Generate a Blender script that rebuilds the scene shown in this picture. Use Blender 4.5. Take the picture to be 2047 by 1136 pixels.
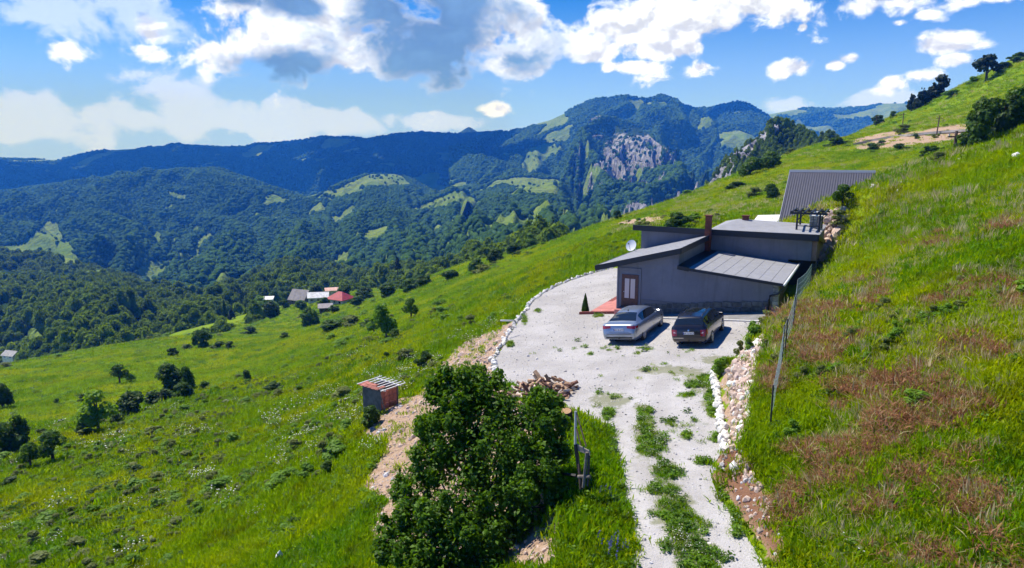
import bpy, bmesh, math, random
import numpy as np
from mathutils import Vector, Matrix, Quaternion

SC = bpy.context.scene
for _o in list(bpy.data.objects):
    bpy.data.objects.remove(_o)
COL = SC.collection
random.seed(7)
RNG = np.random.default_rng(11)

# ------------------------------------------------------------------ camera
CAM_Z = 9.3
PITCH = math.radians(10.5)
FPX = 1370.0
cam_d = bpy.data.cameras.new('camera')
cam_d.sensor_width = 36.0
cam_d.lens = FPX / 2047.0 * 36.0
cam_d.clip_start = 0.3
cam_d.clip_end = 120000.0
cam = bpy.data.objects.new('camera', cam_d)
COL.objects.link(cam)
cam.location = (0, 0, CAM_Z)
cam.rotation_euler = (math.radians(90) - PITCH, 0, 0)
SC.camera = cam

# ------------------------------------------------------------------ sun, sky and exposure
SUN_EL = math.radians(57.0)
SUN_AZ = math.atan2(-0.80, 0.60)          # measured from +Y towards +X
SUN_DIR = Vector((math.cos(SUN_EL) * math.sin(SUN_AZ), math.cos(SUN_EL) * math.cos(SUN_AZ), math.sin(SUN_EL)))
sun_d = bpy.data.lights.new('sun', 'SUN')
sun_d.energy = 4.6
sun_d.angle = math.radians(0.53)
sun_d.color = (1.0, 0.955, 0.89)
sun = bpy.data.objects.new('sun', sun_d)
COL.objects.link(sun)
sun.rotation_euler = SUN_DIR.to_track_quat('Z', 'Y').to_euler()
sun.location = (-60, 60, 120)

SC.view_settings.view_transform = 'Standard'
SC.view_settings.look = 'None'
SC.view_settings.exposure = 0.5
SC.view_settings.gamma = 1.0
SC.view_settings.use_curve_mapping = False
SC.cycles.max_bounces = 6
SC.cycles.diffuse_bounces = 2
SC.cycles.glossy_bounces = 3
SC.cycles.transmission_bounces = 4
SC.cycles.transparent_max_bounces = 6
SC.cycles.volume_bounces = 0
SC.cycles.caustics_reflective = False
SC.cycles.caustics_refractive = False
SC.cycles.use_adaptive_sampling = True
SC.cycles.adaptive_threshold = 0.015
SC.cycles.use_denoising = True


def ray(u, v):
    r = (u - 1023.5) / FPX
    d = (v - 568.0) / FPX
    return np.array([r, math.cos(PITCH) - d * math.sin(PITCH), -math.sin(PITCH) - d * math.cos(PITCH)])


def P(u, v, t):
    return np.array([0, 0, CAM_Z]) + t * ray(u, v)


def project(x, y, z):
    """world -> photograph pixel (used to read land cover off the survey photograph)"""
    zz = z - CAM_Z
    dep = y * math.cos(PITCH) - zz * math.sin(PITCH)
    up = y * math.sin(PITCH) + zz * math.cos(PITCH)
    dep = np.where(dep < 0.1, 0.1, dep)
    return 1023.5 + FPX * x / dep, 568.0 - FPX * up / dep


# --------------------------------------------------------- node expression helper
class NT:
    def __init__(self, tree):
        self.t = tree
        self.n = tree.nodes
        self.l = tree.links

    def new(self, typ, **kw):
        nd = self.n.new(typ)
        for k, v in kw.items():
            setattr(nd, k, v)
        return nd

    def put(self, sock, val):
        if isinstance(val, bpy.types.NodeSocket):
            self.l.new(val, sock)
        elif val is not None:
            sock.default_value = val

    def m(self, op, a, b=None, c=None, clamp=False):
        nd = self.new('ShaderNodeMath', operation=op)
        nd.use_clamp = clamp
        self.put(nd.inputs[0], a)
        self.put(nd.inputs[1], b)
        self.put(nd.inputs[2], c)
        return nd.outputs[0]

    def vm(self, op, a, b=None):
        nd = self.new('ShaderNodeVectorMath', operation=op)
        self.put(nd.inputs[0], a)
        self.put(nd.inputs[1], b)
        return nd.outputs[0]

    def mix(self, f, a, b, mode='MIX'):
        nd = self.new('ShaderNodeMix', data_type='RGBA', blend_type=mode)
        self.put(nd.inputs[0], f)
        self.put(nd.inputs[6], a if isinstance(a, bpy.types.NodeSocket) else (*a, 1) if len(a) == 3 else a)
        self.put(nd.inputs[7], b if isinstance(b, bpy.types.NodeSocket) else (*b, 1) if len(b) == 3 else b)
        return nd.outputs[2]

    def noise(self, vec, scale, detail=4, rough=0.55, dist=0.0, out=0):
        nd = self.new('ShaderNodeTexNoise')
        self.put(nd.inputs['Vector'], vec)
        nd.inputs['Scale'].default_value = scale
        nd.inputs['Detail'].default_value = detail
        nd.inputs['Roughness'].default_value = rough
        nd.inputs['Distortion'].default_value = dist
        return nd.outputs[out]

    def vor(self, vec, scale, feature='F1', out='Distance'):
        nd = self.new('ShaderNodeTexVoronoi', feature=feature)
        self.put(nd.inputs['Vector'], vec)
        nd.inputs['Scale'].default_value = scale
        return nd.outputs[out]

    def ss(self, x, lo, hi, a=0.0, b=1.0):
        nd = self.new('ShaderNodeMapRange', interpolation_type='SMOOTHSTEP')
        self.put(nd.inputs[0], x)
        nd.inputs[1].default_value = lo
        nd.inputs[2].default_value = hi
        nd.inputs[3].default_value = a
        nd.inputs[4].default_value = b
        return nd.outputs[0]

    def attr(self, name, out='Fac'):
        nd = self.new('ShaderNodeAttribute', attribute_name=name)
        return nd.outputs[out]

    def bump(self, h, strength=0.5, dist=0.1):
        nd = self.new('ShaderNodeBump')
        nd.inputs['Strength'].default_value = strength
        nd.inputs['Distance'].default_value = dist
        self.put(nd.inputs['Height'], h)
        return nd.outputs[0]

    def scale(self, vec, s):
        nd = self.new('ShaderNodeMapping')
        self.put(nd.inputs['Vector'], vec)
        nd.inputs['Scale'].default_value = s
        return nd.outputs[0]


# ------------------------------------------------------------------ world: sky with cumulus
def build_world():
    w = bpy.data.worlds.new('World')
    SC.world = w
    w.use_nodes = True
    t = NT(w.node_tree)
    t.n.clear()
    out = t.new('ShaderNodeOutputWorld')
    bg = t.new('ShaderNodeBackground')
    sky = t.new('ShaderNodeTexSky', sky_type='NISHITA')
    sky.sun_disc = False
    sky.sun_elevation = SUN_EL
    sky.sun_rotation = SUN_AZ
    sky.altitude = 900.0
    sky.air_density = 1.0
    sky.dust_density = 0.55
    sky.ozone_density = 2.2
    tc = t.new('ShaderNodeTexCoord')
    d = tc.outputs['Generated']
    sep = t.new('ShaderNodeSeparateXYZ')
    t.put(sep.inputs[0], d)
    az = t.m('ARCTAN2', sep.outputs[0], sep.outputs[1])
    el = t.m('ARCSINE', sep.outputs[2])
    # cloud coordinates: flatten towards the horizon as a layer of cumulus seen from below
    n1 = t.noise(t.vm('MULTIPLY', d, (1, 1, 1.35)), 13.0, 7, 0.58, 0.25)
    n2 = t.noise(t.vm('MULTIPLY', t.vm('ADD', d, (-0.006, 0.0, 0.010)), (1, 1, 1.35)), 13.0, 7, 0.58, 0.25)
    nb = t.noise(t.vm('MULTIPLY', d, (1, 1, 1.35)), 5.0, 4, 0.5)

    ae = t.new('ShaderNodeCombineXYZ')
    t.put(ae.inputs[0], az)
    t.put(ae.inputs[1], el)

    def field(lst):
        best = None
        for (u, v, w_, hu, hd, amp) in lst:
            v = v + (hd - hu) * 0.5
            hh = (hu + hd) * 0.5
            R = ray(u, v)
            a0 = math.atan2(R[0], R[1])
            e0 = math.atan2(R[2], math.hypot(R[0], R[1]))
            k = FPX * math.hypot(1.0, (u - 1023.5) / FPX) / 1.8
            mp = t.new('ShaderNodeMapping')
            t.put(mp.inputs['Vector'], ae.outputs[0])
            amp = amp * 1.06
            sx, sy = k / (w_ * amp), k / (hh * amp)
            mp.inputs['Scale'].default_value = (sx, sy, 0)
            mp.inputs['Location'].default_value = (-a0 * sx, -e0 * sy, 0)
            gr = t.new('ShaderNodeTexGradient', gradient_type='SPHERICAL')
            t.put(gr.inputs[0], mp.outputs[0])
            best = gr.outputs['Fac'] if best is None else t.m('MAXIMUM', best, gr.outputs['Fac'])
        return t.m('MULTIPLY_ADD', best, 1.8, -0.8)
    solid = [(445, 115, 80, 40, 34, 1), (530, 95, 115, 80, 60, 1), (640, 95, 110, 80, 58, 1), (600, 15, 210, 60, 60, 1), (720, 105, 95, 66, 48, 1), (860, 60, 180, 115, 98, 1), (960, 90, 115, 85, 68, 1),
             (1038, 45, 54, 90, 75, 1), (1064, 95, 38, 30, 18, 1), (1000, 130, 75, 32, 27, 1), (480, 8, 90, 40, 45, .95), (760, 20, 160, 60, 60, 1),
             (1310, 68, 145, 76, 46, 1), (1268, 50, 95, 50, 50, 1), (1390, 42, 130, 62, 54, 1), (1490, 2, 110, 30, 36, 1), (1198, 98, 52, 28, 24, 1), (1330, 100, 110, 26, 20, 1), (1265, 133, 56, 14, 12, .95),
             (1740, 10, 130, 44, 42, 1), (1990, -4, 110, 20, 20, .95), (1882, 90, 62, 28, 28, .95), (1405, 138, 42, 20, 16, .95),
             (1590, 138, 48, 22, 16, .95), (1672, 130, 26, 14, 14, .9), (1700, 118, 30, 16, 14, .9), (1790, 172, 50, 34, 20, .9), (1840, 155, 60, 30, 22, .9), (1900, 125, 44, 26, 18, .85),
             (130, 98, 44, 30, 32, .95), (300, 75, 46, 40, 30, .9), (300, 105, 42, 26, 20, .9), (990, 224, 40, 22, 14, .8),
             (1795, 46, 22, 10, 9, .9), (1850, 30, 30, 12, 11, .9), (1605, 55, 12, 10, 9, .8)]
    # the same fair-weather field goes on outside the frame
    rnd = random.Random(5)
    for _ in range(9):
        solid.append((rnd.choice([-1, 1]) * rnd.uniform(1300, 5200) + 1023, rnd.uniform(-900, 180), rnd.uniform(120, 420), rnd.uniform(50, 120), rnd.uniform(40, 80), 1))
    for _ in range(4):
        solid.append((rnd.uniform(-300, 2300), rnd.uniform(-1500, -260), rnd.uniform(120, 300), rnd.uniform(60, 130), rnd.uniform(50, 90), 1))
    soft = [(352, 186, 62, 42, 50, 1), (240, 200, 70, 26, 50, 1), (560, 212, 60, 22, 40, 1), (650, 222, 50, 18, 36, 1), (350, 205, 120, 62, 80, 1), (90, 215, 190, 46, 80, .95), (250, 222, 220, 44, 75, 1), (540, 228, 170, 36, 62, .9),
            (690, 238, 160, 30, 45, .8), (880, 238, 150, 22, 30, .7), (1790, 200, 150, 44, 40, .8), (150, 30, 330, 85, 85, .9),
            (300, 60, 130, 70, 60, .8), (-150, 220, 260, 40, 80, .9), (1570, 215, 70, 26, 24, .7)]
    dark = [(560, 138, 120, 40, 34, 1.1), (545, 150, 70, 22, 18, 1.1), (580, 5, 100, 40, 40, .9), (870, 85, 170, 110, 85, 1.25), (900, 40, 120, 90, 90, 1.1), (780, 20, 90, 50, 50, .9),
            (230, 5, 110, 30, 40, .8), (480, 0, 90, 30, 30, .8), (120, 10, 80, 30, 30, .6)]
    fs, fo, fd = field(solid), field(soft), field(dark)
    k1 = t.m('SUBTRACT', n1, 0.5)
    kb = t.m('SUBTRACT', nb, 0.5)
    edge = t.m('ADD', t.m('MULTIPLY', k1, 4.1), t.m('MULTIPLY', kb, 0.6))
    ms = t.ss(t.m('ADD', fs, edge), -0.02, 0.50)
    mo = t.m('MULTIPLY', t.ss(t.m('ADD', fo, t.m('MULTIPLY', edge, 0.75)), 0.10, 0.55), 0.72)
    md = t.ss(t.m('ADD', fd, t.m('ADD', t.m('MULTIPLY', k1, 2.3), t.m('MULTIPLY', kb, 0.8))), 0.02, 0.70)
    relief = t.m('ADD', t.m('MULTIPLY', t.m('SUBTRACT', n1, n2), 4.5), t.m('MULTIPLY', kb, 0.35))
    core = t.ss(t.m('ADD', fs, edge), 0.2, 1.1)
    lum = t.m('ADD', t.m('SUBTRACT', 0.99, t.m('MULTIPLY', core, 0.10)), relief, clamp=False)
    lum = t.m('MINIMUM', t.m('MAXIMUM', lum, 0.6), 1.06)
    white = t.mix(t.ss(el, 0.03, 0.24), (8.8, 9.8, 15.5), (9.8, 10.4, 12.0))
    cw = t.new('ShaderNodeVectorMath', operation='SCALE')
    t.put(cw.inputs[0], white)
    t.put(cw.inputs['Scale'], lum)
    cdk = t.new('ShaderNodeVectorMath', operation='SCALE')
    cdk.inputs[0].default_value = (1.45, 2.75, 5.5)
    t.put(cdk.inputs['Scale'], t.m('ADD', 0.92, t.m('MULTIPLY', k1, 1.1)))
    cloud = t.mix(md, cw.outputs[0], cdk.outputs[0])
    # saturate the clear sky a little, as the graded photograph does, and whiten it into the haze near the horizon
    hs = t.new('ShaderNodeHueSaturation')
    hs.inputs['Saturation'].default_value = 1.28
    hs.inputs['Value'].default_value = 1.0
    t.put(hs.inputs['Color'], t.mix(1.0, sky.outputs[0], (0.31, 0.58, 1.06), 'MULTIPLY'))
    clear = t.mix(t.ss(el, 0.0, 0.26, 0.9, 0.0), hs.outputs[0], (3.9, 5.9, 13.0))
    col = t.mix(mo, clear, (6.5, 7.9, 15.0))
    col = t.mix(ms, col, cloud)
    t.put(bg.inputs['Color'], col)
    bg.inputs['Strength'].default_value = 0.088
    t.put(out.inputs[0], bg.outputs[0])
    w.cycles.sampling_method = 'MANUAL'
    w.cycles.sample_map_resolution = 256


build_world()

# ------------------------------------------------------------------ numpy noise
def _hash2(ix, iy, seed):
    h = (ix.astype(np.int64) * 374761393 + iy.astype(np.int64) * 668265263 + seed * 1442695041) & 0xFFFFFFFF
    h = ((h ^ (h >> 13)) * 1274126177) & 0xFFFFFFFF
    h = h ^ (h >> 16)
    return (h & 0xFFFF) / 65535.0


def vnoise(x, y, seed=0):
    x = np.asarray(x, float); y = np.asarray(y, float)
    ix = np.floor(x); iy = np.floor(y)
    fx = x - ix; fy = y - iy
    fx = fx * fx * fx * (fx * (fx * 6 - 15) + 10); fy = fy * fy * fy * (fy * (fy * 6 - 15) + 10)
    a = _hash2(ix, iy, seed); b = _hash2(ix + 1, iy, seed)
    c = _hash2(ix, iy + 1, seed); d = _hash2(ix + 1, iy + 1, seed)
    return (a + (b - a) * fx) * (1 - fy) + (c + (d - c) * fx) * fy


def fbm(x, y, scale, octaves=5, seed=0, gain=0.5, ridged=False):
    x = np.asarray(x, float) / scale; y = np.asarray(y, float) / scale
    s = 0; a = 1.0; n = 0
    for k in range(octaves):
        v = vnoise(x, y, seed + k * 17)
        if ridged:
            v = 1 - np.abs(2 * v - 1)
        s = s + a * v; n += a; a *= gain
        x, y = (x * 1.6 + y * 1.2) + 3.1, (y * 1.6 - x * 1.2) + 7.7
    return s / n


def in_poly(px, py, poly):
    px = np.asarray(px, float); py = np.asarray(py, float)
    ins = np.zeros(px.shape, bool)
    n = len(poly)
    for i in range(n):
        x1, y1 = poly[i]; x2, y2 = poly[(i + 1) % n]
        if y1 == y2:
            continue
        c = ((y1 > py) != (y2 > py)) & (px < (x2 - x1) * (py - y1) / (y2 - y1) + x1)
        ins ^= c
    return ins


def seg_dist(px, py, poly, closed=True):
    best = np.full(np.shape(px), 1e18)
    n = len(poly)
    for i in range(n if closed else n - 1):
        x1, y1 = poly[i][:2]; x2, y2 = poly[(i + 1) % n][:2]
        dx, dy = x2 - x1, y2 - y1
        L = dx * dx + dy * dy + 1e-12
        t = np.clip(((px - x1) * dx + (py - y1) * dy) / L, 0, 1)
        best = np.minimum(best, (px - x1 - t * dx) ** 2 + (py - y1 - t * dy) ** 2)
    return np.sqrt(best)


# ------------------------------------------------------------------ the yard: a tilted gravel terrace
def yard_z(x, y):
    return 0.03 + 0.12 * (x - 6.83) - 0.04 * (y - 34.2)


KERB_L = [(-0.49, 29.61), (-0.77, 32.13), (-0.93, 33.65), (-0.63, 35.19), (-0.41, 36.82), (-0.19, 39.14), (0.27, 41.63), (0.54, 43.91),
          (1.1, 46.66), (1.67, 50.24), (2.87, 53.99), (4.03, 56.24), (5.05, 57.94), (7.58, 61.19), (9.59, 62.81)]
TRACK_L = [(2.40, 12.6), (2.62, 13.78), (2.84, 14.65), (2.96, 15.75), (2.94, 17.41), (3.11, 18.82), (3.12, 20.76), (3.37, 22.3), (2.7, 23.6), (1.9, 25.2), (0.9, 27.4)]
TRACK_R = [(5.6, 12.4), (5.56, 13.56), (5.54, 14.78), (5.54, 15.97), (5.62, 17.13), (5.78, 18.55), (6.4, 19.31), (6.92, 21.52), (7.51, 23.98),
           (8.16, 26.68), (8.71, 26.97), (9.62, 28.48), (10.38, 29.73), (11.02, 30.96), (11.8, 31.6), (12.63, 32.7), (13.6, 34.3)]
DRIVE = [(2.0, 3.0)] + TRACK_L + KERB_L + [(13.0, 60.0), (13.5, 50.0), (14.9, 37.0), (13.6, 34.3)] + TRACK_R[::-1][1:] + [(5.2, 3.0)]
PLATEAU = [(1.2, 3.0)] + [(1.2, 12.6), (1.5, 17), (1.4, 20.5), (1.0, 24), (-0.2, 27.2)] + [(x - .35, y) for x, y in KERB_L] + \
          [(18.3, 55.4), (22.7, 48.8), (19.7, 43.6), (16.6, 38.2), (14.9, 36.0), (13.5, 34.1)] + TRACK_R[::-1][1:] + [(5.6, 3.0)]
TERR = []      # control points of the natural slope, (x, y, z)


def _ctl():
    T = TERR
    # right-hand slope
    T += [(7.31, 19.95, 1.35), (8.74, 23.7, 1.75), (11, 28.5, 1.95), (13.8, 33.0, 2.05), (17.3, 38.6, 2.5), (19.9, 42.6, 3.3), (23, 47.2, 4.7), (27.3, 52.4, 6.9),
          (31.2, 55.7, 7.9), (38.4, 61.5, 9.5), (49.3, 67.7, 12.6), (6.3, 14.0, 1.0), (5.6, 8, 1.6), (9, 11, 3.2), (10, 17, 3.1), (14, 20, 5.0),
          (18, 28, 5.4), (24, 36, 6.6), (32, 44, 8.8), (40, 52, 11.0), (24, 22, 9.2), (40, 36, 14.5), (12, 6, 4.4), (22, 8, 10.0)]
    # behind the near crest the ground dips, then climbs to the road
    T += [(60, 95, 9.0), (45, 88, 4.5), (34, 76, 3.2), (27, 66, 2.4), (80, 112, 14)]
    S = [(1500, 400, 112), (1400, 440, 92), (1250, 472, 82), (1180, 500, 76), (1650, 330, 140), (1720, 292, 165), (1850, 287, 145), (1940, 280, 135),
         (1850, 262, 158), (1940, 250, 150), (1760, 268, 178)]
    # crest of the far hillside against the valley (silhouette), and ground falling away behind it
    SIL = [(2047, 112, 215), (2200, 40, 215), (1950, 160, 230), (1850, 210, 245), (1780, 238, 250), (1710, 270, 245), (1600, 312, 215), (1500, 345, 195),
           (1420, 371, 175), (1360, 397, 160), (1300, 421, 150), (1200, 450, 150), (1100, 482, 160), (1000, 515, 190), (950, 531, 205), (860, 573, 225),
           (760, 594, 245), (720, 606, 235), (690, 619, 225), (650, 642, 205), (610, 666, 188)]
    S += SIL
    for u, v, t in SIL:
        x, y, z = P(u, v, t)
        k = 1.45
        if u > 730: T.append((x * k - 6, y * k, z - 0.22 * t if u < 1500 else z - 0.10 * t))
    S += [(1960, 210, 170), (1800, 255, 205)]
    # left: hillside falling to the meadow knoll and the village
    S += [(1000, 600, 70), (800, 700, 70), (850, 590, 150), (700, 640, 140), (600, 800, 60), (400, 950, 43), (300, 800, 85), (100, 850, 78),
          (330, 770, 105), (0, 1000, 46), (0, 1136, 34), (-300, 1136, 36), (-300, 900, 62), (200, 1136, 30), (450, 1136, 25.5), (600, 1050, 27.5), (620, 930, 36),
          (700, 860, 38), (760, 830, 36), (250, 692, 170), (0, 742, 150), (120, 712, 162), (400, 678, 178), (600, 668, 178), (500, 730, 120),
          (-200, 760, 130), (-400, 800, 120), (900, 640, 78), (950, 560, 130), (680, 608, 300), (590, 608, 310), (760, 585, 300), (540, 640, 255),
          (450, 660, 270), (1050, 540, 105)]
    for u, v, t in S:
        T.append(tuple(P(u, v, t)))
    # behind the knoll: valley drop
    for u, v, t in [(-200, 760, 130), (0, 742, 150), (120, 712, 162), (250, 692, 170), (380, 680, 178)]:
        x, y, z = P(u, v, t)
        T.append((x * 1.35, y * 1.35, z - 17))
    T += [(-2, 5, 0.2), (-12, 5, -3.0), (-30, 8, -9), (2.5, -10, 1.5), (14, -10, 7), (-30, -12, -8), (-70, 10, -20), (-110, 40, -32),
          (-260, 120, -85), (-260, 330, -110), (-100, 420, -95), (100, 420, -70), (260, 420, -30), (330, 150, 60), (330, 20, 70), (200, 60, 55), (120, 30, 38), (320, 300, 40)]


_ctl()
_tp = np.array(TERR, float)


def _tps_fit():
    X = _tp[:, :2] / 50.0
    d2 = ((X[:, None] - X[None]) ** 2).sum(-1)
    K = 0.5 * d2 * np.log(d2 + 1e-12)
    n = len(X)
    K += np.eye(n) * 0.004
    Pm = np.hstack([np.ones((n, 1)), X])
    A = np.zeros((n + 3, n + 3))
    A[:n, :n] = K; A[:n, n:] = Pm; A[n:, :n] = Pm.T
    return np.linalg.solve(A, np.concatenate([_tp[:, 2], np.zeros(3)]))


_w = _tps_fit()


def natural(x, y):
    x = np.asarray(x, float).ravel(); y = np.asarray(y, float).ravel()
    res = np.empty(len(x))
    X = _tp[:, :2] / 50.0
    for i in range(0, len(x), 20000):
        q = np.stack([x[i:i + 20000], y[i:i + 20000]], 1) / 50.0
        d2 = ((q[:, None] - X[None]) ** 2).sum(-1)
        res[i:i + 20000] = (0.5 * d2 * np.log(d2 + 1e-12)) @ _w[:-3] + _w[-3] + q @ _w[-2:]
    return res


def H(x, y):
    """height of the near ground"""
    sh = np.shape(x)
    x = np.asarray(x, float).ravel(); y = np.asarray(y, float).ravel()
    z = natural(x, y)
    r = np.hypot(x, y)
    far = np.clip((r - 40) / 80, 0, 1)
    z = z + (fbm(x, y, 9, 4, 3) - .5) * (0.55 + 0.35 * far) + (fbm(x, y, 38, 3, 9) - .5) * (0.3 + 1.5 * far)
    z = z + (fbm(x, y, 1.7, 3, 5) - .5) * 0.22
    # cattle terraces on the left hillside
    d = seg_dist(x, y, PLATEAU)
    ins = in_poly(x, y, PLATEAU)
    d = np.where(ins, 0, d)
    yz = yard_z(x, y)
    lump = (fbm(x, y, 0.8, 3, 21) - .5) * 0.25 * np.clip(d, 0, 1)
    left = x < 3.0 + 0.02 * y
    fill = np.where(left, 0.62, 0.5)
    lo = yz - fill * d - 0.03 + lump
    hi = yz + 1.25 * d - 0.03 + lump
    z = np.where(d < 22, np.clip(z, np.minimum(lo, hi), hi), z)
    z = np.where(ins, yz - 0.035, z)
    return z.reshape(sh)


def hit(u, v, tmax=460.0):
    """where the sight line of a photograph pixel meets the near ground"""
    R = ray(u, v)
    t = 7.0 * 1.022 ** np.arange(0, 195)
    for _ in range(3):
        X = R[0] * t; Y = R[1] * t; Z = CAM_Z + R[2] * t
        g = H(X, Y)
        below = np.where(Z < g)[0]
        if len(below) == 0:
            i = len(t) - 1
            return np.array([X[i], Y[i], g[i]]), t[i]
        i = max(below[0], 1)
        t = np.linspace(t[i - 1], t[i], 9)
    return np.array([X[i], Y[i], g[i]]), float(np.hypot(X[i], Y[i]) / max(1e-6, math.hypot(R[0], R[1])))


def hit_many(us, vs):
    """the same for many pixels at once"""
    us = np.asarray(us, float); vs = np.asarray(vs, float)
    R = np.array([ray(a, b) for a, b in zip(us, vs)])
    n = len(us)
    t = np.repeat((7.0 * 1.022 ** np.arange(0, 140))[None], n, 0)
    ii = np.arange(n)
    for _ in range(3):
        X = R[:, :1] * t; Y = R[:, 1:2] * t; Z = CAM_Z + R[:, 2:] * t
        g = H(X, Y)
        i = np.clip((Z < g).argmax(1), 1, t.shape[1] - 1)
        res = np.stack([X[ii, i], Y[ii, i], g[ii, i]], 1)
        a, b = t[ii, i - 1], t[ii, i]
        t = a[:, None] + (b - a)[:, None] * np.linspace(0, 1, 9)[None]
    return res


# ------------------------------------------------------------------ scene bookkeeping
def tag(o, label=None, cat=None, group=None, kind=None):
    if label: o['label'] = label
    if cat: o['category'] = cat
    if group: o['group'] = group
    if kind: o['kind'] = kind
    return o


def empty(name, loc=(0, 0, 0), rz=0.0):
    o = bpy.data.objects.new(name, None)
    o.empty_display_size = 0.3
    o.location = loc
    o.rotation_euler = (0, 0, rz)
    COL.objects.link(o)
    return o


def mesh_obj(name, verts, faces, mat=None, parent=None, smooth=False, link=True):
    me = bpy.data.meshes.new(name)
    if isinstance(verts, np.ndarray) and isinstance(faces, np.ndarray):
        nv, nf, k = len(verts), len(faces), faces.shape[1]
        me.vertices.add(nv)
        me.vertices.foreach_set('co', verts.astype(np.float32).ravel())
        me.loops.add(nf * k)
        me.loops.foreach_set('vertex_index', faces.astype(np.int32).ravel())
        me.polygons.add(nf)
        me.polygons.foreach_set('loop_start', np.arange(0, nf * k, k, dtype=np.int32))
        me.update(calc_edges=True)
        me.validate()
    else:
        me.from_pydata([tuple(map(float, v)) for v in verts], [], [tuple(f) for f in faces])
        me.update()
    if smooth:
        me.polygons.foreach_set('use_smooth', np.ones(len(me.polygons), bool))
    if mat:
        for mm in (mat if isinstance(mat, (list, tuple)) else [mat]):
            me.materials.append(mm)
    o = bpy.data.objects.new(name, me)
    if parent is not None:
        o.parent = parent
    if link:
        COL.objects.link(o)
    return o


def fattr(o, name, vals):
    a = o.data.attributes.new(name, 'FLOAT', 'POINT')
    a.data.foreach_set('value', np.asarray(vals, np.float32))


class MB:
    """collects simple solids into one mesh"""
    def __init__(self):
        self.v = []; self.f = []

    def poly(self, pts):
        n = len(self.v); self.v += [tuple(p) for p in pts]; self.f.append(tuple(range(n, n + len(pts))))
        return self

    def hexa(self, p):
        n = len(self.v); self.v += [tuple(q) for q in p]
        for f in ((0, 3, 2, 1), (4, 5, 6, 7), (0, 1, 5, 4), (1, 2, 6, 5), (2, 3, 7, 6), (3, 0, 4, 7)):
            self.f.append(tuple(n + i for i in f))
        return self

    def box(self, x0, x1, y0, y1, z0, z1):
        return self.hexa([(x0, y0, z0), (x1, y0, z0), (x1, y1, z0), (x0, y1, z0), (x0, y0, z1), (x1, y0, z1), (x1, y1, z1), (x0, y1, z1)])

    def prism(self, pts, vec):
        """extrude a planar polygon along vec"""
        n = len(self.v); k = len(pts)
        self.v += [tuple(p) for p in pts] + [tuple(np.add(p, vec)) for p in pts]
        self.f.append(tuple(range(n + k - 1, n - 1, -1))); self.f.append(tuple(range(n + k, n + 2 * k)))
        for i in range(k):
            j = (i + 1) % k
            self.f.append((n + i, n + j, n + k + j, n + k + i))
        return self

    def tube(self, pts, rad, seg=8, cap=True):
        pts = [Vector(p) for p in pts]
        if not isinstance(rad, (list, tuple)): rad = [rad] * len(pts)
        n = len(self.v)
        for i, p in enumerate(pts):
            d = (pts[min(i + 1, len(pts) - 1)] - pts[max(i - 1, 0)])
            d.normalize()
            up = Vector((0, 0, 1)) if abs(d.z) < 0.9 else Vector((1, 0, 0))
            a = d.cross(up).normalized(); b = a.cross(d)
            for k in range(seg):
                an = 2 * math.pi * k / seg
                self.v.append(tuple(p + (a * math.cos(an) + b * math.sin(an)) * rad[i]))
        for i in range(len(pts) - 1):
            for k in range(seg):
                k2 = (k + 1) % seg
                self.f.append((n + i * seg + k, n + i * seg + k2, n + (i + 1) * seg + k2, n + (i + 1) * seg + k))
        if cap:
            self.f.append(tuple(n + k for k in range(seg - 1, -1, -1)))
            e = n + (len(pts) - 1) * seg
            self.f.append(tuple(e + k for k in range(seg)))
        return self

    def build(self, name, mat, parent=None, smooth=False, bevel=0.0):
        o = mesh_obj(name, self.v, self.f, mat, parent, smooth)
        bm = bmesh.new(); bm.from_mesh(o.data)
        bmesh.ops.recalc_face_normals(bm, faces=bm.faces)
        if bevel:
            bmesh.ops.bevel(bm, geom=list(bm.edges), offset=bevel, segments=1, affect='EDGES', clamp_overlap=True)
        bm.to_mesh(o.data); bm.free()
        return o


def copy_tree(o, parent=None):
    c = o.copy(); COL.objects.link(c); c.parent = parent
    for ch in o.children:
        copy_tree(ch, c)
    return c


# ------------------------------------------------------------------ materials
def mat(name, col, rough=0.7, metal=0.0, spec=0.5, noise=0.0, nscale=6.0, bump=0.0, bscale=40.0, col2=None, rnd=0.0, coat=0.0, bdist=0.02):
    m = bpy.data.materials.new(name); m.use_nodes = True
    t = NT(m.node_tree); b = t.n['Principled BSDF']
    tc = t.new('ShaderNodeTexCoord')
    c = None
    if noise or col2:
        n = t.noise(tc.outputs['Object'], nscale, 6, 0.6)
        c2 = col2 or tuple(x * (1 - noise) for x in col)
        c = t.mix(t.ss(n, 0.32, 0.68), tuple(min(1, x * (1 + noise * .5)) for x in col), c2)
    if rnd:
        oi = t.new('ShaderNodeObjectInfo')
        hs = t.new('ShaderNodeHueSaturation')
        t.put(hs.inputs['Value'], t.m('ADD', 1 - rnd, t.m('MULTIPLY', oi.outputs['Random'], 2 * rnd)))
        hs.inputs['Color'].default_value = (*col, 1)
        if c is not None: t.put(hs.inputs['Color'], c)
        c = hs.outputs[0]
    if c is not None: t.put(b.inputs['Base Color'], c)
    else: b.inputs['Base Color'].default_value = (*col, 1)
    b.inputs['Roughness'].default_value = rough
    b.inputs['Metallic'].default_value = metal
    b.inputs['Specular IOR Level'].default_value = spec
    if coat: b.inputs['Coat Weight'].default_value = coat
    if bump: t.put(b.inputs['Normal'], t.bump(t.noise(tc.outputs['Object'], bscale, 5, 0.6), bump, bdist))
    return m


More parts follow.
